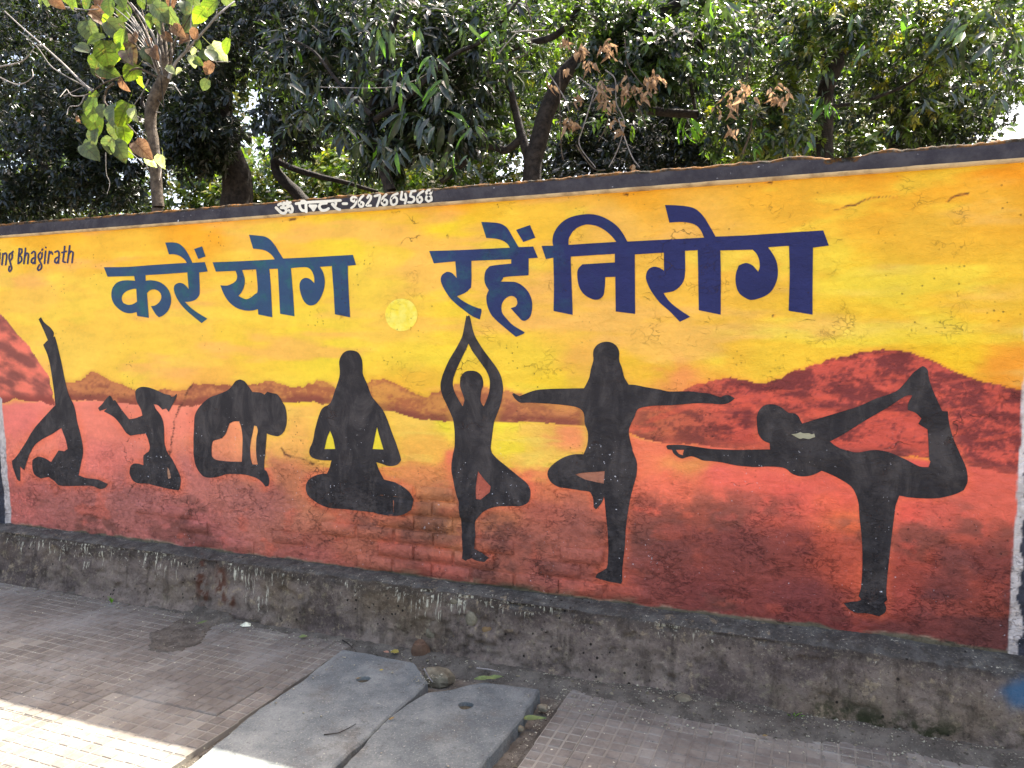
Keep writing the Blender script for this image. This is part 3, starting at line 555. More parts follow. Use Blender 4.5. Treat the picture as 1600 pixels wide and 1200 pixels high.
wall = thing('boundary_wall', 'long plastered boundary wall with sunset yoga mural, dark coping and cement plinth', 'wall')
def wallgrid(x0, x1, sx, z0, z1, sz):
    xs = np.linspace(x0, x1, max(2, int(round((x1-x0)/sx))+1)); zs = np.linspace(z0, z1, max(2, int(round((z1-z0)/sz))+1))
    X, Z = np.meshgrid(xs, zs); X = X.ravel(); Z = Z.ravel()
    P = np.stack([X, -base_relief(X, Z), Z], 1)
    return P, grid(len(xs), len(zs))
P, Fq = wallgrid(-5.5, 1.0, .0068, .30, 2.345, .0068)
mural = mesh('mural', P, Fq, M_MURAL, wall, {'Col': paint(P)}, True)
for x0, x1 in ((-12.0, -5.5), (1.0, 7.0)):
    P, Fq = wallgrid(x0, x1, .05, .30, 2.345, .05)
    mesh('wall_panel', P, Fq, M_MURAL, wall, {'Col': np.tile(np.array(L(60, 62, 84)), (len(P), 1))}, True)
# wall core and back
V = [(x, y, z) for x in (-12, 7) for y in (.03, .24) for z in (-.1, 2.335)]
mesh('wall_core', V, [(0,1,3,2),(4,6,7,5),(2,3,7,6),(0,4,5,1),(1,5,7,3)], M_BACKW, wall)

for bx, bz, bw, bh, hh in BRICKS:
    nx, nz = 9, 5
    u = np.array([0, .012, .06, .25, .5, .75, .94, .988, 1]); v = np.array([0, .06, .5, .94, 1])
    U, Vv = np.meshgrid(u, v); X = bx+U.ravel()*bw; Z = bz+Vv.ravel()*bh
    jit = (fbm(X*30, Z*30, seed=201)-.5)
    edge = ((U > 0) & (U < 1) & (Vv > 0) & (Vv < 1)).ravel()
    y = -(base_relief(X, Z) + np.where(edge, hh+jit*.003, -.004))
    X = X + np.where(edge, 0, jit*.006); Z = Z + jit*.007
    Pb = np.stack([X, y, Z], 1)
    mesh('brick', Pb, grid(nx, nz), M_MURAL, wall, {'Col': paint(Pb)*(1+.16*(random.random()-.5))}, True)

def sheet(name, polys, mat, parent, label=None, step=.016, off=.0022, Yp=0.0, strokes=None, relief=True, sm=5):
    """a coat of paint lying on the wall, following its relief. polys = [outer, holes...]"""
    outs = []
    if polys: rings = [smooth(p, sm) for p in polys]
    else:
        rings = []
        for pts, wd in strokes:
            c = np.array(smooth(pts, 4, 60, False)); h = wd/2
            d = np.gradient(c, axis=0); d /= (np.linalg.norm(d, axis=1)[:, None]+1e-9); nn = np.stack([-d[:, 1], d[:, 0]], 1)
            a0 = math.atan2(nn[0][1], nn[0][0]); cap0 = [c[0]+h*np.array([math.cos(a0+math.pi*k/5), math.sin(a0+math.pi*k/5)]) for k in range(1, 5)]
            a1 = math.atan2(-nn[-1][1], -nn[-1][0]); cap1 = [c[-1]+h*np.array([math.cos(a1+math.pi*k/5), math.sin(a1+math.pi*k/5)]) for k in range(1, 5)]
            rings.append([tuple(q) for q in (list(c-nn*h)+cap1+list((c+nn*h)[::-1])+cap0)])
    W = []
    for r in rings:
        a = np.array(r); p = at(a[:, 0], a[:, 1], Yp); W.append(np.stack([p[:, 0], p[:, 2]], 1))
    allv = []; edges = []
    for r in W:
        n0 = len(allv); allv += [Vector(map(float, q)) for q in r]; edges += [(n0+i, n0+(i+1) % len(r)) for i in range(len(r))]
    A = np.vstack(W); x0, z0 = A.min(0); x1, z1 = A.max(0)
    if step:
        gx, gz = np.meshgrid(np.arange(x0, x1, step), np.arange(z0, z1, step)); gx = gx.ravel(); gz = gz.ravel()
        if polys:
            ins = np.zeros(len(gx), bool)
            for r in W: ins ^= inpoly(gx, gz, r)
            allv += [Vector((float(a), float(b))) for a, b in zip(gx[ins], gz[ins])]
    v, e, f, *_ = delaunay_2d_cdt(allv, edges, [], 0, 1e-5)
    v = np.array([tuple(q) for q in v]); f = np.array([t for t in f if len(t) == 3])
    c = v[f].mean(1)
    if polys:
        ins = np.zeros(len(c), bool)
        for r in W: ins ^= inpoly(c[:, 0], c[:, 1], r)
    else:
        ins = np.zeros(len(c), bool)
        for r in W: ins |= inpoly(c[:, 0], c[:, 1], r)
    f = f[ins]
    y = Yp - off - (full_relief(v[:, 0], v[:, 1]) if relief else 0*v[:, 0])
    a, b, cc = v[f[:, 0]], v[f[:, 1]], v[f[:, 2]]
    ccw = ((b-a)[:, 0]*(cc-a)[:, 1]-(b-a)[:, 1]*(cc-a)[:, 0]) > 0
    f[~ccw] = f[~ccw][:, ::-1]
    o = mesh(name, np.stack([v[:, 0], y, v[:, 1]], 1), f, mat, parent, None, True)
    if label: o['label'] = label
    return o
for P_, lb in ((KARE, 'first large blue word'), (KDOT, None), (YOG, 'second large blue word'), (RAHE, 'third large blue word'), (RDOT, None), (NIROG, 'last and widest large blue word')):
    sheet('painted_word' if lb else 'painted_dot', P_, M_BLUE, mural, lb, .014)
for P_, lb in ((FIG1, 'shoulder-stand silhouette with one leg raised'), (FIG2, 'small silhouette on its shoulders with legs apart'), (FIG3, 'kneeling back-bend silhouette'), (FIG4, 'seated cross-legged silhouette'), (FIG5, 'one-legged tree-pose silhouette with joined raised hands'), (FIG6, 'one-legged silhouette with arms spread wide'), (FIG7, 'silhouette leaning forward holding its raised foot')):
    sheet('painted_figure', P_, M_BLACK, mural, lb, .014)
sheet('bare_patch', PATCH, M_PATCH, mural, 'pale bare patch on the leaning figure', .014, .0036)
an = np.linspace(0, 2*math.pi, 25)[:-1]
sheet('painted_sun', [[(628+25*math.cos(a), 492+25.5*math.sin(a)) for a in an]], M_SUNP, mural, None, .014)
for t in BHAG: pass
sheet('painted_lettering', None, mural_mat('small_blue_letter_paint', flat_col(L(58, 58, 104)), 0), mural, 'small blue latin lettering', 0, .0024, 0.0, BHAG)

# ------------------------------------------------------------------ coping
xs = np.concatenate([np.arange(-12, -5.6, .06), np.arange(-5.6, 1.1, .009), np.arange(1.1, 7.01, .06)])
notch = at(1317, 240, -.02)[0]
top = 2.400 + (fbm(xs*9, xs*0, seed=301)-.5)*.012 + (fbm(xs*45, xs*0, seed=302)-.5)*.010 + (fbm(xs*1.2, xs*0, seed=303)-.5)*.014
top = top - .065*np.exp(-((xs-notch)/.034)**4) - .018*np.exp(-((xs-notch-.0)/.09)**2) + .012*np.exp(-((xs-notch+.19)/.09)**2)
yf = -.020 + (fbm(xs*6, xs*0, seed=305)-.5)*.006
prof = []
for k, (fy, fz) in enumerate([(.012, 2.3085), (-.0, 2.312), (.0, 2.327), (.0, 2.35), (.0, 2.38), (None, 'lip'), ('t1', 0), ('t2', 0), ('t3', 0), ('b', 0), ('bb', 0)]):
    n = (fbm(xs*30, xs*0+k*3.3, seed=307+k)-.5)
    if fz == 'lip': prof.append(np.stack([xs, yf+.002+n*.008, top-.004], 1))
    elif fy == 't1': prof.append(np.stack([xs, yf+.03+n*.02, top+.006+n*.012], 1))
    elif fy == 't2': prof.append(np.stack([xs, xs*0+.08+n*.03, top+.012+n*.02], 1))
    elif fy == 't3': prof.append(np.stack([xs, xs*0+.2, top+.008+n*.02], 1))
    elif fy == 'b': prof.append(np.stack([xs, xs*0+.27, top-.01], 1))
    elif fy == 'bb': prof.append(np.stack([xs, xs*0+.27, xs*0+2.31], 1))
    elif k == 0: prof.append(np.stack([xs, xs*0+.006, xs*0+fz], 1))
    else: prof.append(np.stack([xs, yf+n*.003+(.004 if k == 1 else 0), xs*0+fz+(n*.004 if k == 1 else 0)], 1))
cop = mesh('coping', np.vstack(prof), grid(len(xs), len(prof)), M_COP, wall, None, True)
cop['label'] = 'dark slate painted coping band with mossy broken top'
sheet('painted_lettering', None, M_TEXTW, cop, 'small white painter signature', 0, .006, -.020, PAINTER, False)
sheet('painted_number', None, M_TEXTW, cop, 'white telephone number', 0, .0065, -.020, DIGITS, False)

# ------------------------------------------------------------------ plinth
def G(px, py, cx, cy, rx, ry): return np.exp(-(((px-cx)/rx)**2+((py-cy)/ry)**2))
xs = np.concatenate([np.arange(-12, -5.6, .06), np.arange(-5.6, 1.1, .011), np.arange(1.1, 7.01, .06)])
rows = []
RR = sstep(-2.2, .7, xs)
for t in np.linspace(0, 1, 12):          # ledge, from the wall outwards
    y = .02 - t*(.132+.010*RR); z = .338 + t*(-.010-.022*RR) - .010*sstep(.7, 1, t)
    rows.append((xs*0+y, xs*0+z, .35))
for t in np.linspace(0, 1, 34)[1:]:
    y0 = .02-(.132+.010*RR); z0 = .318-.022*RR
    y = y0 - .010*sstep(0, .1, t) - t*(.045+.055*RR) - .02*sstep(.8, 1, t); z = z0*(1-t) - .02*t
    rows.append((y, z, 1.0))
V = []; 
for j, (y, z, a) in enumerate(rows):
    n = (fbm(xs*5, z*7+y*3, seed=401, o=5)-.5)*.030 + (fbm(xs*24, z*26, seed=403, o=4)-.5)*.022
    pit = sstep(.6, .7, fbm(xs*9, z*13, seed=407, o=4))*.012
    pxx, pyy = topix(np.stack([xs, y, z], 1))
    rough = G(pxx, pyy, 740, 985, 80, 45)
    n = n - pit*a - rough*sstep(.5, .6, fbm(xs*18, z*22, seed=409))*.022*a
    if a < 1: V.append(np.stack([xs, y, z+n*.6*(1 if j else 0)], 1))
    else: V.append(np.stack([xs, y-n, z+n*.1], 1))
P = np.vstack(V); a, b = topix(P)
def G1(px, c_, w_): return np.exp(-((px-c_)/w_)**2)
drip = np.clip(1.0*G1(a, 405, 40)+.62*G1(a, 130, 60)+.70*G1(a, 255, 35)+.45*G1(a, 40, 40)+.75*G1(a, 675, 55)+.3*G1(a, 820, 60)+.25*G1(a, 1060, 100)+.6*G1(a, 1410, 26)+.25*G1(a, 1530, 60)+.3*G1(a, 550, 20), 0, 1)
rust = 1.6*(G(a, b, 312, 895, 6, 30)+G(a, b, 320, 930, 5, 18)+G(a, b, 345, 912, 8, 26)+.8*G(a, b, 360, 940, 9, 10))*sstep(.4, .6, fbm(a/5, b/9, seed=411))
blue = .75*sstep(.1, .9, G(a, b, 1600, 1085, 38, 26)+.3*(fbm(a/14, b/14, seed=413)-.5))
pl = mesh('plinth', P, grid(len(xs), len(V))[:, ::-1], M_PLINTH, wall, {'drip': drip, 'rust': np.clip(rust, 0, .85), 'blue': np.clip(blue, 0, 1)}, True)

def lump(name, c, r, mat, parent=None, seed=0, rot=0.0, n=10, angular=.35):
    r2 = np.random.default_rng(seed); V = []; m = 8
    for i in range(1, m):
        th = math.pi*i/m
        for j in range(n):
            ph = 2*math.pi*j/n; V.append((math.sin(th)*math.cos(ph), math.sin(th)*math.sin(ph), math.cos(th)))
    V = [(0, 0, 1)]+V+[(0, 0, -1)]; V = np.array(V)
    k = 1+angular*(fbm(V[:, 0]*1.8+9*seed, V[:, 1]*1.8, V[:, 2]*1.8, seed=seed)-.5)*2
    V = V*k[:, None]; V = np.sign(V)*np.abs(V)**.8
    V = V*np.array(r); cs, sn = math.cos(rot), math.sin(rot)
    V = np.stack([V[:, 0]*cs-V[:, 1]*sn, V[:, 0]*sn+V[:, 1]*cs, V[:, 2]], 1)
    Fc = [(0, 1+j, 1+(j+1) % n) for j in range(n)]
    for i in range(m-2):
        for j in range(n): a = 1+i*n; Fc.append((a+j, a+n+j, a+n+(j+1) % n, a+(j+1) % n))
    e = 1+(m-1)*n; a = 1+(m-2)*n
    Fc += [(e, a+(j+1) % n, a+j) for j in range(n)]
    if parent is None:
        o = mesh(name, V, Fc, mat, None); o.location = tuple(map(float, c)); return o
    return mesh(name, V+np.array(c), Fc, mat, parent)
# stones bared in the broken plinth
for k, (a, b, rx, rz, mt) in enumerate([(718,1000,.055,.026,M_STONEB),(690,965,.05,.03,M_STONEB),(735,968,.035,.045,M_STONE),(760,985,.03,.02,M_STONEB),(705,1028,.06,.03,M_STONE),(762,1032,.045,.035,M_STONE),(708,940,.03,.02,M_STONE),(672,990,.03,.04,M_STONEB),(648,1002,.03,.02,M_STONE),(1235,1022,.035,.014,M_STONE)]):
    yy = -.118-.03*(.30-at(a, b, -.14)[2])/.3; c = at(a, b, yy-.005); c[1] += .012
    o = lump('stone', c, (rx*.9, .018, rz*.8), M_STONE if k % 3 else mt, wall, 30+k)

# ------------------------------------------------------------------ ground, pavement, road
def plane(name, x0, x1, y0, y1, z, mat):
    o = mesh(name, [(x0, y0, z), (x1, y0, z), (x1, y1, z), (x0, y1, z)], [(0, 1, 2, 3)], mat); o['kind'] = 'structure'; return o
plane('ground', -150, 150, -150, 200, -.30, M_SOIL)
gs = plane('planted_ground', -60, 60, .2, 60, .02, M_SOIL)
bed = plane('pavement', -12, 7, -3.3, .0, -.045, M_DIRT)
plane('road', -60, 60, -11.5, -3.42, -.17, M_ROAD)
V = [(x, y, z) for x in (-60, 60) for y in (-3.42, -3.3) for z in (-.30, -.002)]
k = mesh('kerb', V, [(0,1,3,2),(4,6,7,5),(2,3,7,6),(0,4,5,1),(1,5,7,3)], M_KERB); k['kind'] = 'structure'
# paving tiles with 5 x 5 raised blocks
def tile_mesh(seed):
    r2 = np.random.default_rng(seed); V = []; Fc = []
    def quadbox(x0, x1, y0, y1, zt, zb, ch):
        n = len(V)
        for (a, b, z) in ((x0, y0, zb), (x1, y0, zb), (x1, y1, zb), (x0, y1, zb), (x0+ch, y0+ch, zt), (x1-ch, y0+ch, zt), (x1-ch, y1-ch, zt), (x0+ch, y1-ch, zt)):
            V.append((a, b, z))
        Fc.extend([(n+4, n+5, n+6, n+7), (n, n+1, n+5, n+4), (n+1, n+2, n+6, n+5), (n+2, n+3, n+7, n+6), (n+3, n, n+4, n+7)])
    n = len(V); quadbox(-.1508, .1508, -.1508, .1508, -.0032, -.03, .0002)
    for i in range(5):
        for j in range(5):
            cx = (i-2)*.0602; cy = (j-2)*.0602; h = .0270+r2.normal(0, .0007); g = r2.normal(0, .0008, 2)
            zt = r2.normal(0, .0007)
            if r2.random() < .05: zt = -.0016
            quadbox(cx-h+g[0], cx+h+g[0], cy-h+g[1], cy+h+g[1], zt, -.0036, .0034)
    me = bpy.data.meshes.new('paving_tile'); me.from_pydata(V, [], Fc); me.update(); me.materials.append(M_TILE)
    return me
TM = [tile_mesh(i) for i in range(6)]
brk = Q(0,780,2.857,[(640,668),(700,600),(760,575),(830,520),(900,500),(1000,520),(1040,545),(960,570),(930,620),(860,660),(760,682)])
for i in range(-34, 22):
    for j in range(1, 11):
        cx = -.72 + i*.3015; cy = -.04 - j*.3015
        if cx+.15 > -2.29+.1 and cx-.15 < -1.045: 
            if cx > -1.7 and cx-.15 > -1.045: pass
            else: continue
        if cx < -9 or cx > 4.5: continue
        o = link('paving_tile', TM[random.randrange(6)], bed)
        o.location = (cx, cy, random.gauss(0, .0012)); o.rotation_euler = (random.gauss(0, .003), random.gauss(0, .003), random.choice((0, math.pi/2, math.pi))+random.gauss(0, .003))
# tiles beside the slabs, cut to the gap
def cut_tile(x0, x1, cy):
    n = max(1, int(round((x1-x0)/.0602))); pw = (x1-x0)/n; V = []; Fc = []
    def qb(a0, a1, b0, b1, zt, zb, ch):
        m = len(V)
        for q in ((a0, b0, zb), (a1, b0, zb), (a1, b1, zb), (a0, b1, zb), (a0+ch, b0+ch, zt), (a1-ch, b0+ch, zt), (a1-ch, b1-ch, zt), (a0+ch, b1-ch, zt)): V.append(q)
        Fc.extend([(m+4, m+5, m+6, m+7), (m, m+1, m+5, m+4), (m+1, m+2, m+6, m+5), (m+2, m+3, m+7, m+6), (m+3, m, m+4, m+7)])
    qb(x0, x1, cy-.1505, cy+.1505, -.0032, -.03, .001)
    for i in range(n):
        for j in range(5):
            c = x1-pw*(i+.5); hw = pw/2-.0032
            qb(c-hw, c+hw, cy+(j-2)*.0602-.027, cy+(j-2)*.0602+.027, random.gauss(0, .0007), -.0036, .0034)
    return mesh('paving_tile', V, Fc, M_TILE, bed)
for j in range(1, 11):
    cy = -.04-j*.3015
    xe = -2.29+.03*j*.3; fe = -.72-.3015*5-.15 # right face of last full tile column
    full = [(-.72+i*.3015) for i in range(-34, 22)]
    lastx = max(c for c in full if not (c+.15 > -2.19))+.1505
    if xe-lastx > .05: cut_tile(lastx+.002, xe, cy)
    firstx = min(c for c in full if c-.15 > -1.045)-.1505
    if firstx-(-1.045) > .05: cut_tile(-1.045+.004*j, firstx-.002, cy)

# loose dirt: heap along the plinth, in the broken patch and round the slabs
xs = np.arange(-6.4, 1.6, .014); ys = np.arange(-2.3, -.10, .014)
X, Y = np.meshgrid(xs, ys); X = X.ravel(); Y = Y.ravel()
px, py = topix(np.stack([X, Y, X*0], 1))
nn = fbm(X*8, Y*8, seed=501, o=5)-.5; nf = fbm(X*40, Y*40, seed=502, o=3)-.5
edge = np.interp(X, [-6, -5, -4, -3, -2.4, -1.2, -.9, -.3, .3, 1.4], [-.22, -.215, -.215, -.24, -.26, -.30, -.34, -.40, -.34, -.37])
heap = sstep(edge-.05+nn*.12, edge+.10+nn*.05, Y)
z = -.030 + heap*(.042+.02*sstep(-1.2, -.5, X)) + nn*.012*heap + nf*.010
m = inpoly(px+nn*26, py+nn*14, brk).astype(float)
z = z + m*(.034+nf*.006) + sstep(.2, .5, nn+.0)*0
slabz = ((X > -2.30) & (X < -1.07)).astype(float); z = z - slabz*(1-heap)*.03
gap2 = sstep(-.40, -.9, Y)*slabz
strip = np.exp(-((X-(-2.235-.0*Y))/.035)**2)*sstep(-.5, -.7, Y); z = z + strip*(.042+nn*.03)
o = mesh('loose_dirt', np.stack([X, Y, z], 1), grid(len(xs), len(ys)), M_DIRT, None, None, True); o['kind'] = 'stuff'
def dz(x, y):
    i = np.clip(((x-xs[0])/.014).astype(int), 0, len(xs)-1); j = np.clip(((y-ys[0])/.014).astype(int), 0, len(ys)-1)
    return z[j*len(xs)+i]
# larger crumbs of stone and mortar
def crumbs(n, boxes, s0, mat):
    X_ = []; Y_ = []
    for (x0, x1, y0, y1, k_) in boxes: X_.append(rng.uniform(x0, x1, k_)); Y_.append(rng.uniform(y0, y1, k_))
    X_ = np.concatenate(X_); Y_ = np.concatenate(Y_); m = len(X_); V_ = []; F_ = []
    for i in range(m):
        q = rng.normal(0, 1, (10, 3)); q /= np.linalg.norm(q, axis=1)[:, None]; sz = s0*rng.uniform(.5, 1.5); q = q*sz*np.array([1, .8, .6])
        import bmesh
        bm_ = bmesh.new(); [bm_.verts.new(tuple(map(float, v))) for v in q]; bmesh.ops.convex_hull(bm_, input=bm_.verts); bm_.verts.index_update()
        zz_ = float(dz(X_[i:i+1], Y_[i:i+1])[0])+sz*.2; b0 = len(V_)
        V_ += [(v.co.x+X_[i], v.co.y+Y_[i], v.co.z+zz_) for v in bm_.verts]; F_ += [tuple(b0+v.index for v in f_.verts) for f_ in bm_.faces]; bm_.free()
    o_ = mesh('stone_crumbs', V_, F_, mat); o_['kind'] = 'stuff'
crumbs(0, [(-1.14, -1.06, -1.4, -.3, 60), (-1.7, -1.1, -.42, -.22, 40), (-2.3, -1.7, -.34, -.22, 16), (-1.1, .8, -.40, -.24, 60), (-1.7, -1.62, -.55, -.38, 10)], .0095, M_STONE)
# grit
oc = np.array([(1,0,0),(-1,0,0),(0,1,0),(0,-1,0),(0,0,1),(0,0,-1)], float)
of = np.array([(0,2,4),(2,1,4),(1,3,4),(3,0,4),(2,0,5),(1,2,5),(3,1,5),(0,3,5)])
gx = []; gy = []
def addg(n, x0, x1, y0, y1, bias=None):
    gx.append(rng.uniform(x0, x1, n)); 
    u = rng.random(n)**1.6; gy.append(y1-(y1-y0)*u)
addg(1500, -1.2, 1.1, -.50, -.2); addg(500, -2.3, -1.1, -.42, -.2); addg(700, -5.4, -2.3, -.34, -.2); addg(450, -1.16, -1.05, -1.4, -.3)
addg(160, -1.75, -1.62, -.6, -.3); addg(420, -5, 1, -1.6, -.3); addg(160, -2.28, -2.18, -1.6, -.4)
gx = np.concatenate(gx); gy = np.concatenate(gy); n = len(gx); sc = np.clip(rng.lognormal(-5.75, .45, n), .0016, .009)
cz = np.maximum(dz(gx, gy), np.where((gx > -2.2) & (gx < -1.17) & (gy < -.42), .022, np.where((gx > -2.3) & (gx < -1.08), -.05, 0)))+sc*.5
A = oc[None]*(sc[:, None, None]*rng.uniform(.5, 1.2, (n, 6, 1)))
th = rng.uniform(0, 6.28, n); ct, sn = np.cos(th), np.sin(th)
A = np.stack([A[..., 0]*ct[:, None]-A[..., 1]*sn[:, None], A[..., 0]*sn[:, None]+A[..., 1]*ct[:, None], A[..., 2]*.7], 2)
A = A + np.stack([gx, gy, cz], 1)[:, None]
o = mesh('gravel_grit', A.reshape(-1, 3), (of[None]+(np.arange(n)*6)[:, None, None]).reshape(-1, 3), M_GRIT); o['kind'] = 'stuff'

# ------------------------------------------------------------------ concrete drain slabs
def slab(label, outline_px, extend, hole_px, zt, seed):
    pts = [tuple(gnd(a, b, zt)[:2]) for a, b in outline_px]
    pts = pts[:extend[0]] + extend[1] + pts[extend[0]:]
    c = []
    for i in range(len(pts)):       # densify with a chipped, uneven edge
        p = np.array(pts[i]); q = np.array(pts[(i+1) % len(pts)]); d = np.linalg.norm(q-p); n = max(1, int(d/.018)); nr = np.array([q[1]-p[1], p[0]-q[0]])/(d+1e-9)
        for k in range(n):
            r = p+(q-p)*k/n; w_ = 0 if k == 0 else 1; r = r + nr*w_*((fbm(np.array([r[0]*22]), np.array([r[1]*22]), seed=seed)[0]-.5)*.014); c.append(r)
    c = np.array(c); cen = c.mean(0); hc = gnd(*hole_px, zt)[:2]
    hole = np.array([hc+.034*np.array([math.cos(a), math.sin(a)])*(1+.08*math.sin(3*a+seed)) for a in np.linspace(0, 2*math.pi, 19)[:-1]])
    def sh(c, d):                    # shrink the ring a little for a worn arris
        t = np.roll(c, -1, 0)-np.roll(c, 1, 0); t /= np.linalg.norm(t, axis=1)[:, None]+1e-9; nrm = np.stack([-t[:, 1], t[:, 0]], 1)
        area = .5*np.sum(c[:, 0]*np.roll(c[:, 1], -1)-np.roll(c[:, 0], -1)*c[:, 1]); return c + nrm*d*(1 if area > 0 else -1)
    area = .5*np.sum(c[:, 0]*np.roll(c[:, 1], -1)-np.roll(c[:, 0], -1)*c[:, 1])
    if area < 0: c = c[::-1]
    ci = sh(c, .007); n = len(c)
    x0, y0 = c.min(0); x1, y1 = c.max(0)
    gx_, gy_ = np.meshgrid(np.arange(x0, x1, .03), np.arange(y0, y1, .03)); gx_ = gx_.ravel(); gy_ = gy_.ravel()
    k = inpoly(gx_, gy_, sh(c, .02)) & (np.hypot(gx_-hc[0], gy_-hc[1]) > .042)
    vv = [Vector(map(float, q)) for q in ci]+[Vector(map(float, q)) for q in hole]+[Vector((float(a), float(b))) for a, b in zip(gx_[k], gy_[k])]
    ed = [(i, (i+1) % n) for i in range(n)]+[(n+i, n+(i+1) % 18) for i in range(18)]
    v, e, f, *_ = delaunay_2d_cdt(vv, ed, [], 0, 1e-6)
    v = np.array([tuple(q) for q in v]); f = np.array([t for t in f if len(t) == 3]); m = v[f].mean(1)
    f = f[inpoly(m[:, 0], m[:, 1], ci) & ~inpoly(m[:, 0], m[:, 1], hole)]
    zz = zt + (fbm(v[:, 0]*6, v[:, 1]*6, seed=seed+1)-.5)*.006
    V = np.stack([v[:, 0], v[:, 1], zz], 1); V = [tuple(q) for q in V]; Fc = []
    for t in f:
        a, b, c3 = v[t]; 
        Fc.append(tuple(int(q) for q in (t if ((b-a)[0]*(c3-a)[1]-(b-a)[1]*(c3-a)[0]) > 0 else t[::-1])))
    r1 = len(V); V += [(q[0], q[1], zt-.009) for q in c]; r2_ = len(V); V += [(q[0]+random.gauss(0, .002), q[1], zt-.075) for q in c]
    for i in range(n):
        j = (i+1) % n; Fc += [(i, r1+i, r1+j, j), (r1+i, r2_+i, r2_+j, r1+j)]
    h1 = len(V); V += [(q[0], q[1], zt-.04) for q in hole]
    for i in range(18): j = (i+1) % 18; Fc.append((n+i, n+j, h1+j, h1+i))
    o = mesh('drain_cover_slab', V, Fc, M_SLAB); tag(o, label, 'concrete slab', 'concrete slabs over the drain')
    hv = [(hc[0], hc[1], zt-.012)]+[(q[0], q[1], zt-.019) for q in hole]
    mesh('hole_fill', hv, [(0, 1+i, 1+(i+1) % 18) for i in range(18)], M_HOLE, o)
    return o
S1 = Q(400,800,3,[(405,643),(560,668),(740,705),(775,745),(805,790),(740,860),(690,900),(600,975),(540,1040),(450,1110),(360,1200),(-310,1190),(0,930),(200,800),(300,720)])
slab('wide grey concrete slab with lifting hole next to the red paving on its left', S1, (11, [(-1.665, -1.95), (-2.20, -1.95)]), (567.5, 1061), .018, 11)
S2 = Q(400,800,3,[(800,845),(870,838),(940,825),(1000,808),(1070,797),(1200,812),(1330,830),(1230,980),(1130,1100),(1080,1150),(1050,1200),(400,1200),(590,990),(700,905)])
slab('grey concrete slab with lifting hole on the right, its far corner cut away', S2, (11, [(-1.155, -1.95), (-1.648, -1.95)]), (727.5, 1102), .020, 12)

def stone(px, py, r, mat, label, seed, z=0.0, rot=0., cat='stone'):
    c = gnd(px, py, z); return tag(lump('stone', (c[0], c[1], z+r[2]*.35), r, mat, None, seed, rot), label, cat)
stone(686, 1064, (.075, .055, .045), M_STONE, 'rounded grey stone lying between the two concrete slabs and the plinth', 71, -.03)
stone(656, 1030, (.05, .035, .075), M_BRICKR, 'upright chunk of reddish brick leaning on the plinth behind the left slab', 72, -.03, .3)
stone(1068, 1096, (.036, .028, .022), M_STONE, 'flat grey stone on the debris at the foot of the plinth, above the right paving', 73, .02)
stone(1101, 1096, (.013, .010, .008), M_STONEB, 'tiny tan pebble beside the flat grey stone', 74, .02, 0, 'pebble')
stone(820, 1096, (.035, .03, .02), M_STONE, 'small rough lump in the gap right of the right slab', 75, -.03)
stone(848, 1108, (.022, .02, .015), M_STONE, 'pale broken lump beside the leaf in the slab gap', 76, -.02)
stone(812, 1140, (.02, .015, .012), M_STONE, 'small white stone wedged low in the gap by the right slab', 77, -.02)

# fallen leaves, twigs, wrapper
def leafgeo(L_=1., W_=.3, n=6, fold=.25, droop=.3, heart=False, curl=0.0, seed=0):
    V = []; Fc = []; vein = []; uv = []
    r2 = np.random.default_rng(seed)
    for i in range(n+1):
        t = i/n
        if heart: wdt = W_*max(0, (math.sin(math.pi*min(1, t*1.0+.0))**.62))*(1.12-.45*t) if 0 < t < 1 else 0
        else: wdt = W_*(math.sin(math.pi*t**.85)**.9 if 0 < t < 1 else 0)
        x = t*L_; z = -droop*t*t*L_
        wob = r2.normal(0, .03)*L_
        a = 0.14*L_ if (heart and i in (0,)) else 0
        V += [(x-(.10*L_ if heart and i == 1 else 0), wdt/2, z+fold*wdt/2+wob), (x, 0, z), (x-(.10*L_ if heart and i == 1 else 0), -wdt/2, z+fold*wdt/2-wob*.6)]
        vein += [0, 1, 0]; uv += [(t, 1., 0), (t, 0., 0), (t, 1., 0)]
    for i in range(n):
        a = i*3; Fc += [(a, a+3, a+4, a+1), (a+1, a+4, a+5, a+2)]
    if heart:
        b = len(V); V += [(0, .012, 0), (0, -.012, 0), (-.25, .010, .07), (-.25, -.010, .07), (-.5, .008, .22), (-.5, -.008, .22)]; vein += [1]*6; uv += [(0, 0, 0)]*6
        Fc += [(b, b+1, b+3, b+2), (b+2, b+3, b+5, b+4)]
    return np.array(V), Fc, np.array(vein, float), np.array(uv, np.float32)
def leafmesh(name, mat, **k):
    V, Fc, ve, uv = leafgeo(**k); me = bpy.data.meshes.new(name); me.from_pydata([tuple(v) for v in V], [], Fc)
    a = me.attributes.new('vein', 'FLOAT', 'POINT'); a.data.foreach_set('value', ve.astype(np.float32))
    a = me.attributes.new('luv', 'FLOAT_VECTOR', 'POINT'); a.data.foreach_set('vector', uv.ravel())
    me.materials.append(mat); me.polygons.foreach_set('use_smooth', np.ones(len(me.polygons), bool)); me.update(); return me
LG = simple('fallen_leaf_green', L(84, 98, 70), L(112, 124, 86), 40, .6, .001, 90)
LY = simple('fallen_leaf_yellow', L(138, 128, 70), L(165, 150, 90), 40, .6, .001, 90)
LP = simple('fallen_leaf_pink', L(165, 120, 118), L(190, 145, 135), 40, .6, .001, 90)
LB = simple('fallen_leaf_brown', L(110, 92, 72), L(140, 120, 92), 40, .7, .001, 90)
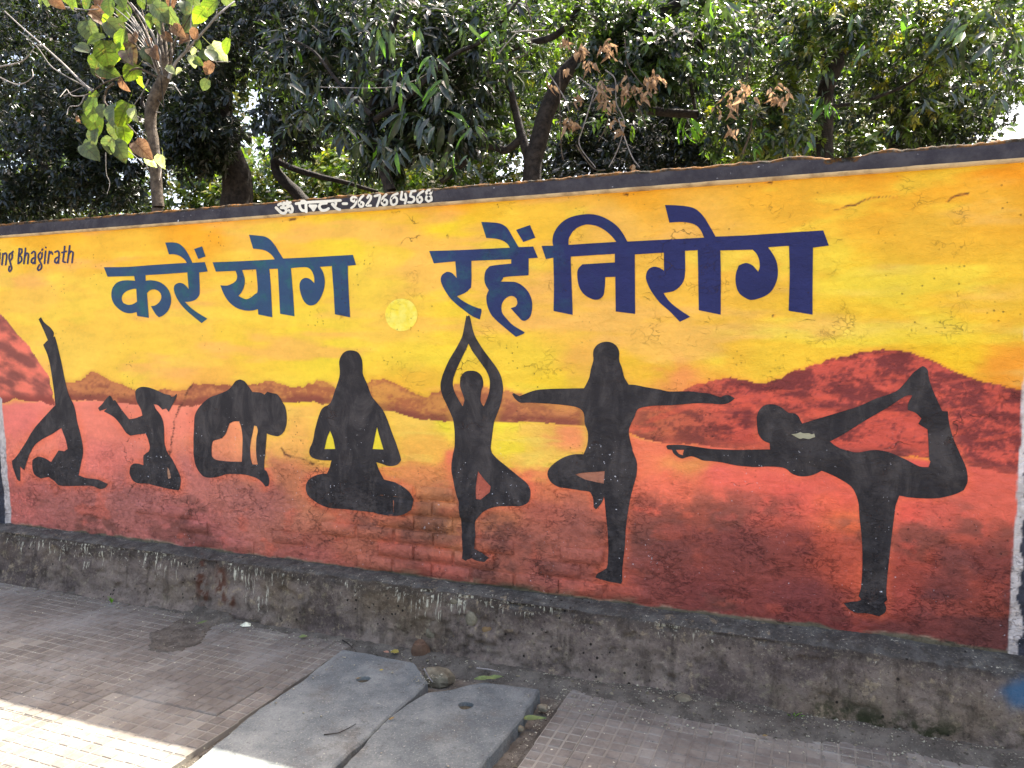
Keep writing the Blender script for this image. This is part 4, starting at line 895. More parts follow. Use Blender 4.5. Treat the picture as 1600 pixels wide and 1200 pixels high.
for i, (a, b, l_, wd, mt, rot, zz, lb) in enumerate([
    (833,1126,.115,.030,LG,.15,-.005,'long green fallen leaf in the gap right of the right slab'),
    (764,1063,.14,.030,LG,.35,.03,'long dull green leaf lying along the far edge of the right slab'),
    (617,1021,.055,.035,LY,-.1,.0,'round yellow-green leaf behind the left slab'),
    (604,1021,.045,.018,LP,-.3,.0,'small pinkish leaf beside the yellow-green one behind the left slab'),
    (474,997,.055,.024,LG,.2,.004,'small green leaf on the paving just left of the slabs'),
    (315,975,.07,.016,LG,1.0,.02,'curled green leaf standing in the dark dirt patch'),
    (1342,1150,.055,.018,LY,-.2,.01,'small yellowish leaf at the foot of the plinth on the right'),
    (612,1125,.03,.012,LB,1.1,.022,'tiny brown leaf on the left edge of the right slab'),
    (560,1062,.03,.008,LB,.3,.022,'tiny straw bit in the lifting hole of the left slab'),
    (596,1049,.02,.012,LY,.3,.0215,'speck of yellow petal on the left slab'),
    (1195,1152,.022,.012,LB,.3,.004,'scrap of pale husk on the right paving')]):
    me = leafmesh('fallen_leaf', mt, L_=1, W_=wd/l_, n=6, fold=.35, droop=-.12, seed=i); o = link('fallen_leaf', me)
    c = gnd(a, b, zz); o.location = tuple(map(float, c+np.array([-l_/2*math.cos(rot), -l_/2*math.sin(rot), .006]))); o.scale = (l_,)*3; o.rotation_euler = (.25, 0, rot); tag(o, lb, 'leaf')
def tube(name, pts, rad, mat, parent=None, sides=7):
    P = np.array(pts, float); n = len(P); rad = np.interp(np.linspace(0, 1, n), np.linspace(0, 1, len(rad)), rad)
    T = np.gradient(P, axis=0); T /= np.linalg.norm(T, axis=1)[:, None]+1e-9
    up = np.array([0.13, 1, .21]); A = np.cross(T, up); A /= np.linalg.norm(A, axis=1)[:, None]+1e-9; B = np.cross(T, A)
    an = np.linspace(0, 2*math.pi, sides, endpoint=False)
    ring = P[:, None]+rad[:, None, None]*(np.cos(an)[None, :, None]*A[:, None]+np.sin(an)[None, :, None]*B[:, None])
    i, j = np.meshgrid(np.arange(n-1), np.arange(sides), indexing='ij'); i = i.ravel(); j = j.ravel(); k = (j+1) % sides
    return mesh(name, ring.reshape(-1, 3), np.stack([i*sides+j, i*sides+k, (i+1)*sides+k, (i+1)*sides+j], 1), mat, parent, None, True)
def tags(o, l, c): return tag(o, l, c)
tags(tube('twig', [gnd(506, 1148, .022), gnd(530, 1145, .024), gnd(546, 1137, .024), gnd(556, 1131, .023)], [.0022, .0012], M_BARK), 'thin dark curved twig on the left concrete slab', 'twig')
tags(tube('twig', [gnd(745, 1047, -.0)+[0,0,.01], gnd(765, 1046, .02), gnd(782, 1050, .01)], [.004, .002], M_TWIG), 'pale stick lying on the dirt behind the right slab', 'twig')
tags(tube('twig', [gnd(535, 1000, .01), gnd(543, 1005, .02), gnd(551, 1012, .015)], [.003, .002], M_BARK), 'short dark twig at the far corner of the left slab', 'twig')
tags(tube('twig', [gnd(663, 1045, .02), gnd(670, 1058, .02), gnd(676, 1066, .0)], [.004, .003], M_TWIG), 'short pale stick beside the rounded stone', 'twig')
c = gnd(384, 978, 0)
V = [(-.035,-.01,.002),(.0,-.025,.004),(.035,.0,.003),(.02,.02,.01),(-.015,.03,.002),(.0,.0,.024)]
o = mesh('crumpled_wrapper', V, [(0,1,5),(1,2,5),(2,3,5),(3,4,5),(4,0,5)], M_GLASS); o.location = tuple(map(float, c)); tag(o, 'small crumpled pale wrapper on the paving near the dark dirt patch', 'litter')

# ------------------------------------------------------------------ foliage generators
LIM = lambda P: P[:, 2] < 1.80*(P[:, 1]+1.22)
def orient(d, nrm):
    d = d/np.linalg.norm(d, axis=1)[:, None]; z_ = nrm-(nrm*d).sum(1)[:, None]*d; z_ /= np.linalg.norm(z_, axis=1)[:, None]+1e-9
    y_ = np.cross(z_, d); return np.stack([d, y_, z_], 2)     # columns
T8 = (np.array([(0,0,0),(.33,0,-.02),(.68,0,-.07),(1,0,-.2),(.28,.13,.04),(.66,.11,-.02),(.28,-.13,.04),(.66,-.11,-.02)]), np.array([(0,1,4),(1,5,4),(1,2,5),(2,3,5),(0,6,1),(1,6,7),(1,7,2),(2,7,3)]))
T4 = (np.array([(0,0,0),(.5,0,-.03),(1,0,-.16),(.42,.19,.05),(.42,-.19,.05)]), np.array([(0,1,3),(1,2,3),(0,4,1),(1,4,2)]))
T2 = (np.array([(0,0,0),(.45,.24,.03),(1,0,-.1),(.45,-.24,-.03)]), np.array([(0,1,2),(0,2,3)]))
def leaves(name, pos, d, nrm, size, cols, T, parent, mat=None, wmul=1.0):
    V0, F0 = T; V0 = V0*np.array([1, wmul, 1]); n = len(pos); M = orient(d, nrm)
    V = np.einsum('nij,kj->nki', M, V0)*size[:, None, None]+pos[:, None]
    F = F0[None]+(np.arange(n)*len(V0))[:, None, None]
    c = np.repeat(cols, len(V0), 0)
    o = mesh(name, V.reshape(-1, 3), F.reshape(-1, 3), mat or M_LEAF, parent, {'Col': c}); return o
def blob_points(blobs, n, r, seed, freq=2.2, thr=.47):
    out = []; tot = sum(b[4] for b in blobs)
    for (c, rx, ry, rz, wt) in blobs:
        m = int(n*wt/tot*2.6); u = r.normal(0, 1, (m, 3)); u /= np.linalg.norm(u, axis=1)[:, None]; rad = r.random(m)**.42
        p = np.array(c)+u*rad[:, None]*np.array([rx, ry, rz]); out.append(p)
    P = np.vstack(out); k = fbm(P[:, 0]*freq, P[:, 1]*freq, P[:, 2]*freq, seed=seed, o=3) > thr
    P = P[k]; P = P[LIM(P)]; P = P[r.permutation(len(P))][:n]
    return P
def crown(name, parent, blobs, nshoot, per, size, pal, seed, T=T4, freq=2.2, thr=.47, droop=.35, wmul=1.0, mat=None, spread=.6, glint=.32):
    r = np.random.default_rng(seed); S = blob_points(blobs, nshoot, r, seed, freq, thr); m = len(S)
    cen = np.array([b[0] for b in blobs]); near = cen[np.argmin(((S[:, None]-cen[None])**2).sum(2), 1)]
    out = S-near; out /= np.linalg.norm(out, axis=1)[:, None]+1e-9
    sd_ = out*.7+r.normal(0, .5, (m, 3))+np.array([0, -.25, .2]); sd_ /= np.linalg.norm(sd_, axis=1)[:, None]
    P = np.repeat(S, per, 0); D = np.repeat(sd_, per, 0); n = len(P)
    t = np.tile(np.linspace(0, 1, per), m); sz = np.repeat(size*r.uniform(.7, 1.3, m), per)*r.uniform(.75, 1.2, n)
    rad = r.normal(0, 1, (n, 3)); rad -= (rad*D).sum(1)[:, None]*D; rad /= np.linalg.norm(rad, axis=1)[:, None]+1e-9
    d = D*(.35+.4*t)[:, None]+rad*.85+np.array([0, 0, -droop])
    P = P + D*(t*sz*spread*1.5)[:, None]
    nrm = D*.6+np.array([0, -.15, .8])+r.normal(0, .45, (n, 3))
    pal = np.array(pal); ci = r.integers(0, len(pal), m); cols = np.repeat(pal[ci], per, 0)*r.uniform(.7, 1.35, (n, 1))*np.array([1, 1, 1])
    gm = np.repeat(r.random(m) < glint, per)[:, None]; nrm = np.where(gm, np.array([.17, -.53, .6])+r.normal(0, .22, (n, 3)), nrm)
    k = LIM(P)&(P[:, 1] > .45); 
    o = leaves(name, P[k], d[k], nrm[k], sz[k], cols[k], T, parent, mat, wmul); o['kind'] = 'stuff'; return o
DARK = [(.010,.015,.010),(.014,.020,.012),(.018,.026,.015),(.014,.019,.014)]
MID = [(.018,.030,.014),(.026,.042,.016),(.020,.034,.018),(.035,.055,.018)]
LIME = [(.06,.10,.018),(.09,.14,.022),(.04,.07,.018),(.11,.15,.025),(.15,.14,.025)]
def B(px, py, Y, rx, ry, rz, wt=1): return (tuple(at(px, py, Y)), rx, ry, rz, wt)
def limb(name, pxs, Y, rads, mat, parent, sides=8, wig=.0):
    n = len(pxs); Ys = Y if isinstance(Y, (list, tuple)) else [Y]*n
    sp = smooth([(a, b) for a, b in pxs], 5, 80, False); Yi = np.interp(np.linspace(0, 1, len(sp)), np.linspace(0, 1, n), Ys)
    P = np.array([at(a, b, y) for (a, b), y in zip(sp, Yi)])
    if wig: P = P + (np.stack([fbm(P[:, 2]*3, P[:, 0]*3+i*7, seed=600+i) for i in range(3)], 1)-.5)*wig
    return tube(name, P, rads, mat, parent, sides)
def root(px, py, Y):
    p = at(px, py, Y); return (float(p[0]), float(p[1]), 0.02)
def tree_thing(label, px, py, Y, cat='tree', name='tree'):
    o = bpy.data.objects.new(name, None); COL.objects.link(o); o['label'] = label; o['category'] = cat
    return o
def to_ground(px, py, Y, rads, mat, parent, name='trunk'):
    p = at(px, py, Y); return tube(name, [(p[0]+.05, p[1], .0), (p[0]+.02, p[1], p[2]*.4), tuple(p)], rads, mat, parent, 10)

# ---- broad-leaved young tree (left)
tA = tree_thing('young tree with large heart-shaped yellow-green leaves standing right behind the wall on the left', 245, 300, .9)
YA = .9
pA = at(246, 325, YA)
C2 = lambda pts: Q(100, 0, 1200/260, pts)
trunkpx = [(246, 325), (243, 280), (240, 230), (236, 195), (238, 165), (248, 140), (258, 118)]
o = limb('trunk', trunkpx, YA, [.044, .042, .040, .043, .050, .04], M_BARKP, tA, 12, .03)
to_ground(246, 326, YA, [.052, .047, .044], M_BARKP, tA)
r = random.Random(3)
for pts, r0, mt in [([(720,560),(700,420),(640,250),(560,120),(480,20)],.012,M_TWIG),([(730,560),(715,400),(690,250),(650,100),(620,-20)],.016,M_BARKP),([(735,560),(740,420),(730,300),(700,150),(690,-30)],.015,M_BARKP),([(745,560),(775,400),(770,300),(760,150),(770,-30)],.012,M_BARKP),([(700,560),(640,400),(600,250),(520,100),(440,-10)],.012,M_BARKP),([(690,550),(600,330),(520,200),(430,110),(330,30)],.007,M_TWIG),([(700,540),(660,400),(560,230),(500,120)],.007,M_TWIG),
    ([(755,570),(800,460),(880,370),(950,290),(1040,190),(1120,100),(1230,10)],.013,M_TWIG),([(950,300),(1010,220),(1110,90)],.006,M_TWIG),([(880,360),(910,260),(915,150),(930,40)],.006,M_TWIG),([(900,370),(1000,380),(1080,440),(1200,445)],.006,M_TWIG),
    ([(700,560),(640,540),(560,500),(500,500),(420,550),(290,600),(200,665),(150,690)],.010,M_BARKP),([(205,660),(100,565),(0,465),(-150,330),(-300,200),(-430,80)],.010,M_TWIG),([(215,650),(110,600),(0,540),(-100,470),(-200,330),(-330,220)],.006,M_TWIG),([(150,690),(60,690),(20,640),(-30,700)],.005,M_TWIG),([(150,690),(110,760),(40,770),(20,830)],.005,M_TWIG),([(290,600),(260,560),(225,540)],.004,M_TWIG),
    ([(290,690),(295,740),(350,800),(460,900),(540,985)],.009,M_BARKP),([(610,570),(560,680),(470,800)],.006,M_TWIG),([(360,600),(310,640),(295,700)],.012,M_BARKP),([(560,700),(590,780),(650,805),(700,812)],.005,M_TWIG),([(570,690),(560,760),(610,800)],.012,M_BARK),([(440,1070),(540,1150),(570,1190)],.004,M_TWIG),([(0,50),(150,70),(250,65)],.006,M_TWIG),([(780,590),(850,690)],.004,M_TWIG),([(560,440),(640,490),(720,560)],.006,M_TWIG),([(0,690),(150,620)],.004,M_TWIG),([(-460,480),(-300,440),(-210,340)],.007,M_TWIG),([(-460,560),(-330,610),(-230,560),(-230,500)],.006,M_TWIG),
    ([(620,640),(720,780),(700,560)],.006,M_BARK),([(680,1080),(700,1200),(690,1300)],.004,M_TWIG),([(590,1190),(640,1300),(650,1400)],.005,M_BARKP),([(300,1100),(305,1250),(330,1320),(310,1400)],.003,M_TWIG)]:
    q = C2(pts); limb('branch', q, [YA-.02+r.uniform(-.1, .1)*i/len(q) for i in range(len(q))], [r0, r0*.5], mt, tA, 6)
for i in range(22):       # extra fine twigs fanning from the crotch
    a = r.uniform(-.9, .55); l_ = r.uniform(60, 140); x0, y0 = 255+r.uniform(-8, 8), 118
    limb('branch', [(x0, y0), (x0+math.sin(a)*l_*.5+r.uniform(-5, 5), y0-l_*.5), (x0+math.sin(a)*l_, y0-l_*math.cos(a*.7))], [YA, YA+r.uniform(-.1, .1), YA+r.uniform(-.2, .2)], [.006, .003], r.choice([M_TWIG, M_BARKP]), tA, 5)
BL = [(250,110,60,'br'),(300,165,55,'yg'),(190,230,65,'gg'),(370,210,70,'gg'),(410,280,60,'yg'),(235,290,55,'yg'),(145,355,45,'gg'),(285,390,80,'g'),(215,460,50,'g'),(370,400,40,'yg'),(450,380,70,'pu'),(520,295,45,'br'),(605,320,40,'br'),(610,400,55,'gg'),(665,395,45,'br'),(480,420,50,'pu'),(320,520,60,'g'),(260,530,35,'br'),(215,520,20,'g'),(500,540,60,'yg'),(550,600,40,'yg'),(425,610,40,'br'),(215,700,35,'g'),(200,790,70,'g'),(220,880,70,'g'),(270,800,40,'gg'),(350,830,65,'gg'),(430,830,75,'yg'),(350,960,70,'gg'),(310,1050,55,'gg'),(400,1080,60,'gg'),(440,970,55,'yg'),(220,990,50,'gg'),(190,1090,60,'gg'),(510,830,40,'w'),(565,1075,60,'br'),(470,1110,35,'yg'),(620,1160,40,'w'),(690,1170,45,'w'),(690,80,60,'gg'),(760,120,60,'gg'),(680,170,45,'gg'),(620,150,35,'g'),(920,50,55,'gg'),(880,60,40,'gg'),(1050,65,65,'yg'),(980,120,50,'yg'),(910,180,50,'gg'),(820,220,40,'br'),(860,290,40,'br'),(930,240,35,'br'),(930,380,30,'w'),(935,440,35,'w'),(970,450,30,'g'),(1040,490,40,'br'),(1110,370,55,'w'),(1060,390,45,'g'),(1010,400,35,'g'),(1170,330,45,'yg'),(1015,610,35,'gg'),(765,500,28,'w'),(815,515,28,'w'),(640,20,35,'yg'),(770,20,40,'br'),(560,10,40,'g'),(420,20,40,'g'),(330,60,50,'g'),(430,90,50,'g'),(100,860,22,'br'),(1180,0,40,'gg'),(970,320,25,'g'),(400,360,40,'yg'),(150,20,45,'g'),(60,5,40,'g'),(270,30,45,'br'),(745,270,30,'br'),(-60,10,40,'br'),(-180,5,35,'g'),(30,-20,50,'g'),(-120,-10,40,'gg')]
BM = {k: [leafmesh('leaf', m, L_=1, W_=.95, n=9, fold=.30+.16*i, droop=.22+.16*i, heart=True, seed=20+i) for i in range(3)] for k, m in BIG.items()}
def facing(o, c, size, ang, tilt, yawr):
    # leaf blade seen roughly face on: x axis = blade direction in the picture plane
    d = Rv*math.cos(ang)-Uv*math.sin(ang)+Fv*tilt
    nrm = -Fv+Rv*yawr+np.array([0, 0, .25]); M = orient(d[None], nrm[None])[0]
    o.matrix_world = Matrix.Translation(Vector(map(float, c))) @ Matrix(M.tolist()).to_4x4() @ Matrix.Scale(size, 4)
for a, b, rr, k in BL:
    x_, y_ = 100+a*260/1200, b*260/1200; Y = YA-.08+r.uniform(-.16, .16); size = rr*2.5*260/1200*pxm(x_, y_, Y)
    ang = r.gauss(math.pi/2, .75); o = link('leaf', r.choice(BM[k]), tA)
    c = at(x_, y_, Y)-(Rv*math.cos(ang)-Uv*math.sin(ang))*size*.5
    facing(o, c, size, ang, r.gauss(0, .35), r.gauss(0, .45))
    if k == 'br' and r.random() < .25: o['label'] = 'dry brown leaf'

# ---- long-leaved tree clusters (individual leaves)
LMN = [leafmesh('leaf', M_LEAFN, L_=1, W_=.22, n=5, fold=.4, droop=.12+.12*i, seed=40+i) for i in range(3)]
LMB = [leafmesh('leaf', M_LEAFB, L_=1, W_=.24, n=5, fold=.4, droop=.12+.12*i, seed=50+i) for i in range(3)]
def whorl(px, py, n, lpx, Y, parent, bright=False, base=math.pi/2, spr=1.1):
    gl = (px < 505) or r.random() < .42
    for i in range(n):
        ang = base+r.uniform(-spr, spr); l_ = lpx*r.uniform(.7, 1.2); y = Y+r.uniform(-.12, .12)
        o = link('leaf', r.choice(LMB if (bright or r.random() < .10) else LMN), parent); size = l_*pxm(px, py, y)
        c = at(px+r.uniform(-.35, .35)*lpx, py+r.uniform(-.35, .35)*lpx, y)
        d = Rv*math.cos(ang)-Uv*math.sin(ang)+Fv*r.gauss(0, .45)
        nrm = np.array([r.gauss(.17, .2), r.gauss(-.53, .2), r.gauss(.62, .2)]) if gl else np.array([r.gauss(.1, .5), r.gauss(-.55, .4), r.gauss(.7, .3)]); M = orient(d[None], nrm[None])[0]
        o.matrix_world = Matrix.Translation(Vector(map(float, c))) @ Matrix(M.tolist()).to_4x4() @ Matrix.Scale(size, 4)
tC = tree_thing('tree with long drooping dark green glinting leaves above the painter signature on the coping', 600, 290, 1.5)
for q in [(455,75,8,28),(455,120,9,32),(490,130,7,30),(540,35,6,32),(590,30,8,40),(605,45,6,38),(520,160,8,30),(560,150,6,30),(640,105,7,38),(620,135,6,36),(680,95,8,40),(700,130,8,45),(640,170,10,45),(665,190,8,42),(700,185,7,45),(530,200,8,32),(560,215,8,32),(595,215,8,36),(480,180,8,30),(620,240,8,35),(665,250,8,34),(700,235,5,38),(735,200,8,30),(745,170,6,28),(770,50,6,25),(500,60,6,28),(560,90,6,30),(720,40,7,32),(650,50,7,34),(730,250,6,26),(590,255,6,30),(575,120,6,34)]:
    whorl(q[0], q[1], q[2], q[3], 1.35+r.uniform(-.25, .35), tC)
tE = tree_thing('tree with forked dark branch and pale glinting leaves behind the notch of the coping', 1300, 200, 2.0)
for q in [(1150,100,7,30,0),(1120,5,8,40,0),(1290,110,8,26,0),(1250,150,8,24,0),(1180,180,8,24,0),(1200,210,8,26,0),(1230,230,6,26,0),(1292,162,6,30,1),(1500,40,8,42,0),(1540,60,6,38,0),(1480,70,6,38,0),(1560,150,6,28,0),(1570,110,6,28,0),(1440,160,7,25,0),(1420,30,6,32,0),(1070,190,8,34,1),(1140,215,6,22,0),(1180,230,5,20,1),(1260,215,7,24,0),(1170,60,6,24,0),(1230,60,5,22,0),(1360,70,6,26,0),(1550,20,7,34,0),(1590,60,5,36,0),(1400,200,6,20,0),(1490,150,6,24,0),(1340,30,6,26,0)]:
    whorl(q[0], q[1], q[2], q[3], 1.7+r.uniform(-.3, .35), tE, bool(q[4]))
# trunks and limbs
to_ground(610, 300, 1.7, [.06, .05, .045], M_BARK, tC)
limb('branch', [(610,300),(590,240),(580,180),(600,110),(620,30),(640,-40)], 1.7, [.045, .02], M_BARK, tC, 8, .05)
limb('branch', [(585,190),(640,150),(700,90),(760,60),(820,-10)], 1.6, [.025, .008], M_BARK, tC, 7, .04)
limb('branch', [(580,180),(530,130),(490,80),(450,60)], 1.5, [.02, .006], M_BARK, tC, 6)
limb('branch', [(500,136),(600,137),(650,125),(680,105)], 1.2, [.002, .003], M_TWIG, tC, 5)
crown('crown', tC, [B(500,100,1.9,.55,.35,.55), B(620,60,1.8,.7,.35,.6), B(700,140,1.9,.55,.35,.6), B(580,200,1.9,.6,.35,.45), B(520,20,2.0,.6,.4,.5), B(740,40,2.0,.5,.35,.5), B(660,240,2.0,.5,.3,.3)], 1000, 9, .105, DARK+MID[:2], 11, T8, 3.0, .47, .55)
# forked tree in the middle with dry leaf clusters
tD = tree_thing('tree with thick forked leaning trunk and hanging clusters of dry brown leaves', 830, 280, 2.0)
to_ground(828, 290, 2.0, [.10, .085, .074], M_BARK, tD)
limb('trunk', [(830,285),(832,250),(845,200),(862,155),(890,110),(930,75),(975,52),(1010,35),(1060,10),(1110,-30)], 2.0, [.072, .068, .062, .058, .052, .04], M_BARK, tD, 11, .05)
limb('branch', [(828,265),(818,225),(808,190),(795,130),(785,60),(770,-20)], 2.05, [.038, .03, .02], M_BARK, tD, 9, .05)
limb('branch', [(815,215),(790,232),(760,228),(730,250),(690,285)], 2.05, [.033, .028, .022], M_BARK, tD, 8, .04)
limb('branch', [(770,90),(820,70),(870,55),(905,10),(900,-30)], 1.9, [.022, .03], M_BARK, tD, 8, .04)
limb('branch', [(960,60),(1010,45),(1050,70),(1075,120),(1085,170)], 2.0, [.03, .018, .012], M_BARK, tD, 8, .05)
limb('branch', [(985,55),(1000,42),(1050,45),(1100,75)], 2.1, [.03, .02], M_BARK, tD, 7, .03)
limb('branch', [(955,160),(1000,172),(1045,176),(1090,178)], 2.3, [.035, .03], M_BARK, tD, 8, .03)
for q in [[(820,0),(832,40),(828,80),(805,92),(790,96)],[(800,50),(830,48),(858,47)],[(850,105),(880,150),(890,175)],[(905,122),(935,145),(925,160)],[(945,110),(960,125),(962,160),(975,190),(965,230),(950,262)],[(875,110),(876,220),(880,250)],[(930,140),(910,200),(905,225),(930,262)],[(975,60),(980,100),(1000,130),(1020,150)],[(944,155),(950,185),(935,220)],[(966,185),(985,240),(1000,262)],[(1010,200),(975,110)],[(780,85),(800,60),(815,45)],[(900,225),(925,262),(945,266)]]:
    limb('branch', q, 1.5, [.005, .003], r.choice([M_TWIG, M_TWIG, M_BARKP]), tD, 5, .02)
DM = [leafmesh('dry_leaf', M_DRY, L_=1, W_=.42, n=5, fold=.9, droop=.3+.3*i, seed=60+i) for i in range(4)]
def dryc(px, py, rad, n, Y=1.45):
    for i in range(n):
        a = px+r.gauss(0, rad*.45); b = py+r.gauss(0, rad*.45); y = Y+r.uniform(-.06, .06); o = link('dry_leaf', r.choice(DM), tD)
        d = np.array([r.gauss(0, .6), r.gauss(0, .5), -1+r.gauss(0, .5)]); nrm = np.array([r.gauss(0, .8), -1, r.gauss(0, .6)])
        M = orient(d[None], nrm[None])[0]; size = r.uniform(8, 15)*pxm(a, b, y)
        o.matrix_world = Matrix.Translation(Vector(map(float, at(a, b, y)))) @ Matrix(M.tolist()).to_4x4() @ Matrix.Scale(size, 4)
f5 = 280/1200
for a, b, rr, n in [(425,275,35,9),(540,330,55,18),(720,310,65,24),(600,420,40,10),(450,460,22,5),(690,610,55,20),(730,700,45,12),(850,590,65,22),(1030,520,75,30),(960,640,55,16),(540,640,40,9),(460,820,45,14),(500,830,30,6),(800,810,35,6),(820,880,22,5),(900,1110,25,4),(355,580,20,4),(700,550,30,5)]:
    dryc(780+a*f5, b*f5, rr*f5, n)
for a, b, rr, n in [(1140,158,22,20),(1165,140,18,16),(1222,150,18,16),(1145,205,12,8),(1208,148,14,10)]: dryc(a, b, rr, n, 1.5)
crown('crown', tD, [B(870,40,2.6,.7,.4,.5), B(1010,100,2.7,.8,.4,.5), B(800,160,2.8,.5,.4,.6), B(1080,30,2.5,.6,.4,.5), B(760,90,2.6,.5,.4,.5), B(905,35,1.75,.45,.25,.3), B(990,100,1.8,.4,.25,.3), B(800,40,1.8,.4,.25,.35), B(1060,60,1.85,.5,.25,.35)], 1700, 8, .068, MID+LIME[:3]+DARK[:2], 12, T4, 2.6, .50, .4)
# right tree
to_ground(1290, 250, 2.6, [.10, .09, .08], M_BARK, tE)
limb('trunk', [(1290,255),(1290,190),(1292,140),(1310,100),(1330,60),(1350,20),(1380,-30)], 2.6, [.062, .055, .042], M_BARK, tE, 10, .05)
limb('branch', [(1335,50),(1318,22),(1290,5),(1260,-20)], 2.6, [.05, .035], M_BARK, tE, 8, .03)
limb('branch', [(1294,130),(1285,80),(1262,60),(1240,10)], 2.6, [.035, .02], M_BARK, tE, 8, .03)
limb('branch', [(1290,170),(1350,160),(1420,130),(1480,80),(1540,50)], 2.3, [.014, .006], M_BARK, tE, 7, .04)
limb('branch', [(1160,240),(1175,190),(1165,150),(1170,100),(1185,20)], 1.9, [.008, .004], M_BARKP, tE, 6, .03)
crown('crown', tE, [B(1180,60,2.4,.7,.4,.45), B(1240,170,2.3,.5,.35,.35), B(1330,60,3.0,.9,.5,.6), B(1430,110,3.0,.8,.5,.5), B(1180,190,2.1,.4,.3,.3), B(1520,60,2.9,.7,.5,.5), B(1250,20,2.8,.8,.5,.5), B(1310,60,2.1,.45,.3,.35), B(1380,30,2.1,.5,.3,.35), B(1480,40,2.0,.5,.3,.3)], 3000, 8, .056, MID+LIME+DARK[:1], 13, T4, 3.0, .48, .3)
def far_tree(label, trunk, blobs, nsh, per, size, pal, seed, T=T4, freq=1.4, thr=.46, Y=None, droop=.35, rads=None, wmul=1.0):
    t = tree_thing(label, *trunk[0], Y)
    to_ground(*trunk[0], Y, [rads[0]*1.25, rads[0]*1.05, rads[0]], M_BARK, t)
    if len(trunk) > 1: limb('trunk', trunk, Y, rads, M_BARK, t, 10, .08)
    crown('crown', t, blobs, nsh, per, size, pal, seed, T, freq, thr, droop, wmul); return t
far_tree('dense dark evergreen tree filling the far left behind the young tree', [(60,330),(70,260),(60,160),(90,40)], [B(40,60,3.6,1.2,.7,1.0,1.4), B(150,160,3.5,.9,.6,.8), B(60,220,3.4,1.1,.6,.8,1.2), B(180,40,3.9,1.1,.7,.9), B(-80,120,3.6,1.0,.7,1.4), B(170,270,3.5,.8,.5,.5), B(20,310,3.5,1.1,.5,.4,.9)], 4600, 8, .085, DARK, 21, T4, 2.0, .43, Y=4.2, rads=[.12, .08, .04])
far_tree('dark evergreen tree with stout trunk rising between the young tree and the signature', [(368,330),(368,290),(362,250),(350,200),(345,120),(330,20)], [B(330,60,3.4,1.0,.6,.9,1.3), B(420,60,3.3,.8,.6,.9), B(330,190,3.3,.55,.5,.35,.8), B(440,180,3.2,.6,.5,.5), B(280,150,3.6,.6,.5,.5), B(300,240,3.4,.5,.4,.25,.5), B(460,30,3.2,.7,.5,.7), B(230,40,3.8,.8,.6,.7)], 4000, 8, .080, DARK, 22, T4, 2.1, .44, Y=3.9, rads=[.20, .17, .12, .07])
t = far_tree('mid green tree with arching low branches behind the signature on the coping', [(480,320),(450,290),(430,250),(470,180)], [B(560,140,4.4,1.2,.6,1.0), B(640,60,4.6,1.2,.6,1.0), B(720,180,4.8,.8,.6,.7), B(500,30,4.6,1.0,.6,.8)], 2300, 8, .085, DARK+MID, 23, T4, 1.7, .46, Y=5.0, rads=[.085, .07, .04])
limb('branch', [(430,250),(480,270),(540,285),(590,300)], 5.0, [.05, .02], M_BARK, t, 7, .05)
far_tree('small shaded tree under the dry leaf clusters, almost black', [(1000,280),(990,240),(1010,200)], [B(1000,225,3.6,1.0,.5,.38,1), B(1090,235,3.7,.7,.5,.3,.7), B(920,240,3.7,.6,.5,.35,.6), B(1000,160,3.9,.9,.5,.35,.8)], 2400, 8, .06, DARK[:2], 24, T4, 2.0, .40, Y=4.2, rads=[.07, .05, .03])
far_tree('fine-leaved tree catching yellow-green light behind the middle right', [(1130,260),(1150,160),(1160,60)], [B(1060,90,4.2,.9,.6,.9), B(1180,120,4.3,.9,.6,.9), B(1150,10,4.4,1.2,.6,.7), B(960,40,4.6,1.0,.6,.8), B(880,130,4.8,.8,.6,.8)], 4600, 8, .050, MID+LIME, 25, T4, 1.9, .47, Y=4.8, rads=[.09, .07, .04])
far_tree('fine-leaved dark tree behind the coping right of the notch', [(1400,240),(1410,160),(1430,60)], [B(1380,190,3.5,.8,.5,.4,1), B(1350,110,3.7,.8,.5,.6), B(1460,180,3.6,.6,.5,.35), B(1440,60,4.0,.9,.6,.6), B(1500,110,3.8,.5,.5,.4,.7), B(1560,30,3.9,.6,.5,.4,.8)], 4200, 8, .046, DARK+MID+LIME[:1], 26, T4, 2.4, .45, Y=4.0, rads=[.08, .06, .03])
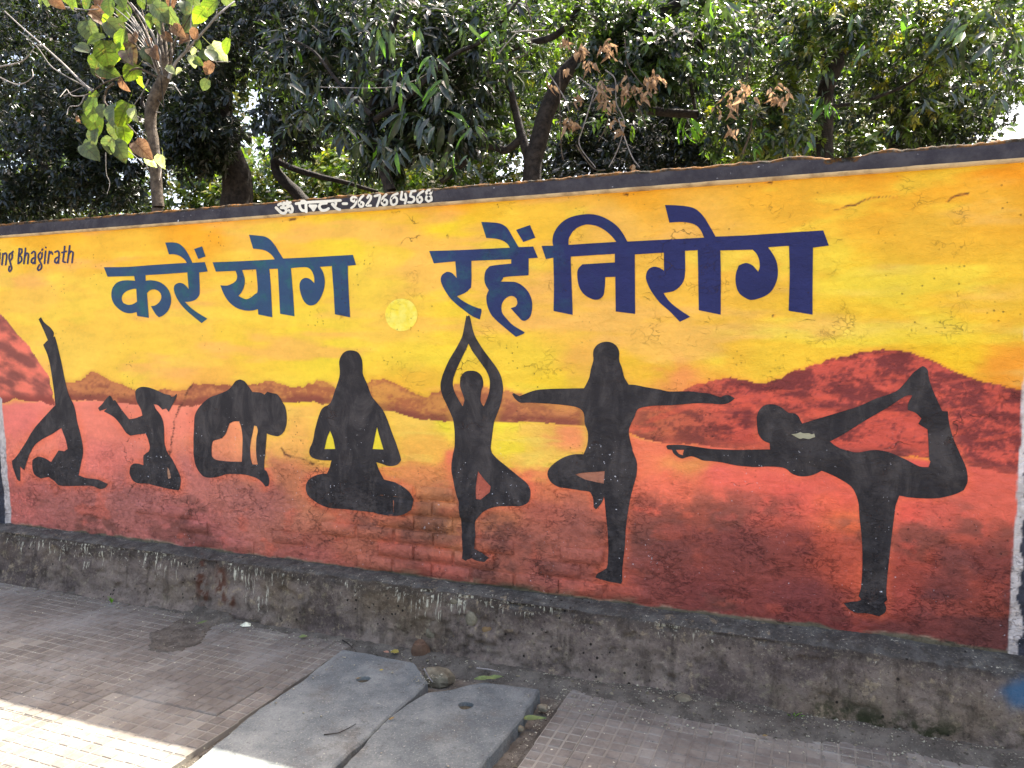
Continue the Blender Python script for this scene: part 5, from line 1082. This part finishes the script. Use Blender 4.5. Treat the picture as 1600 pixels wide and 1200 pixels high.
# tall tree backdrop further off, each with its own trunk and crown
specs = [(-120,9,'leftmost'),(110,10,'second'),(330,11,'third'),(560,9.5,'fourth'),(760,11,'fifth'),(930,9,'sixth'),(1110,10,'seventh'),(1290,9.5,'eighth')]
labs = ['tall dim tree at the far left edge, mostly behind the evergreens', 'tall tree deep behind the young broad-leaved tree', 'tall tree deep behind the stout dark trunk', 'tall sunlit tree glimpsed behind the long-leaved tree', 'tall yellow-green tree glimpsed just left of the forked trunk', 'tall tree deep behind the forked leaning trunk', 'tall tree deep behind the dry leaf clusters on the right', 'tall tree deep behind the notch in the coping']
for i, ((px_, Y, _), lb) in enumerate(zip(specs, labs)):
    bl = []
    for k in range(7):
        bl.append(B(px_+r.uniform(-110, 110), r.uniform(-120, 270), Y+r.uniform(-.8, 1.2), r.uniform(1.2, 1.8), 1.1, r.uniform(1.0, 1.6), 1))
    pal = (LIME+MID) if i in (2, 3, 4, 6, 7) else (MID+DARK+LIME[:2])
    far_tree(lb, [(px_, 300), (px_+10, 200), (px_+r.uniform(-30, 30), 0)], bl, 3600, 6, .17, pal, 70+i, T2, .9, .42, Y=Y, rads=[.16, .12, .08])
# low sunlit shrubs seen under the crowns
for i, (a, b, lb) in enumerate([(90,320,'low shrub at the foot of the evergreens on the far left'), (300,315,'yellow-green shrub between the young tree and the stout trunk'),(440,305,'sunlit yellow-green shrub below the arching branches'),(560,300,'sunlit shrub behind the telephone number on the coping'),(740,280,'bright shrub left of the forked trunk'),(1180,255,'low shrub left of the coping notch'),(1370,235,'low shrub just right of the coping notch')]):
    s_ = tree_thing(lb, a, b, 6, 'shrub', 'shrub'); p = at(a, b, 6.2)
    for k in range(3): tube('stem', [(p[0]+.1*k, p[1], 0), (p[0]+.3*(k-1), p[1], 1.2), (p[0]+.5*(k-1), p[1], p[2])], [.025, .012], M_BARK, s_, 5)
    crown('foliage', s_, [B(a, b+10, 6.2, 1.0, .7, .9), B(a-50, b+30, 6.0, .7, .6, .8), B(a+60, b-10, 6.4, .8, .6, .8)], 900, 6, .11, LIME+MID[:1], 90+i, T2, 1.5, .42)
# weeds at the plinth foot
def weed(px, py, h, n, label):
    c = gnd(px, py, 0); c[1] = max(c[1], -.24); t = thing('weed', label, 'plant', (float(c[0]), float(c[1]), .01))
    for i in range(n):
        me = LMB[i % 3]; o = link('leaf', me, t); o.scale = (h*r.uniform(.6, 1.1),)*3; o.rotation_euler = (r.uniform(-.5, .5), -r.uniform(.6, 1.4), r.uniform(0, 6.28))
weed(1240, 1128, .055, 9, 'small green weed at the foot of the plinth on the right')
weed(174, 945, .045, 8, 'tiny weed at the foot of the plinth on the left')
weed(1085, 1108, .03, 6, 'tiny weed sprouting beside the flat grey stone')
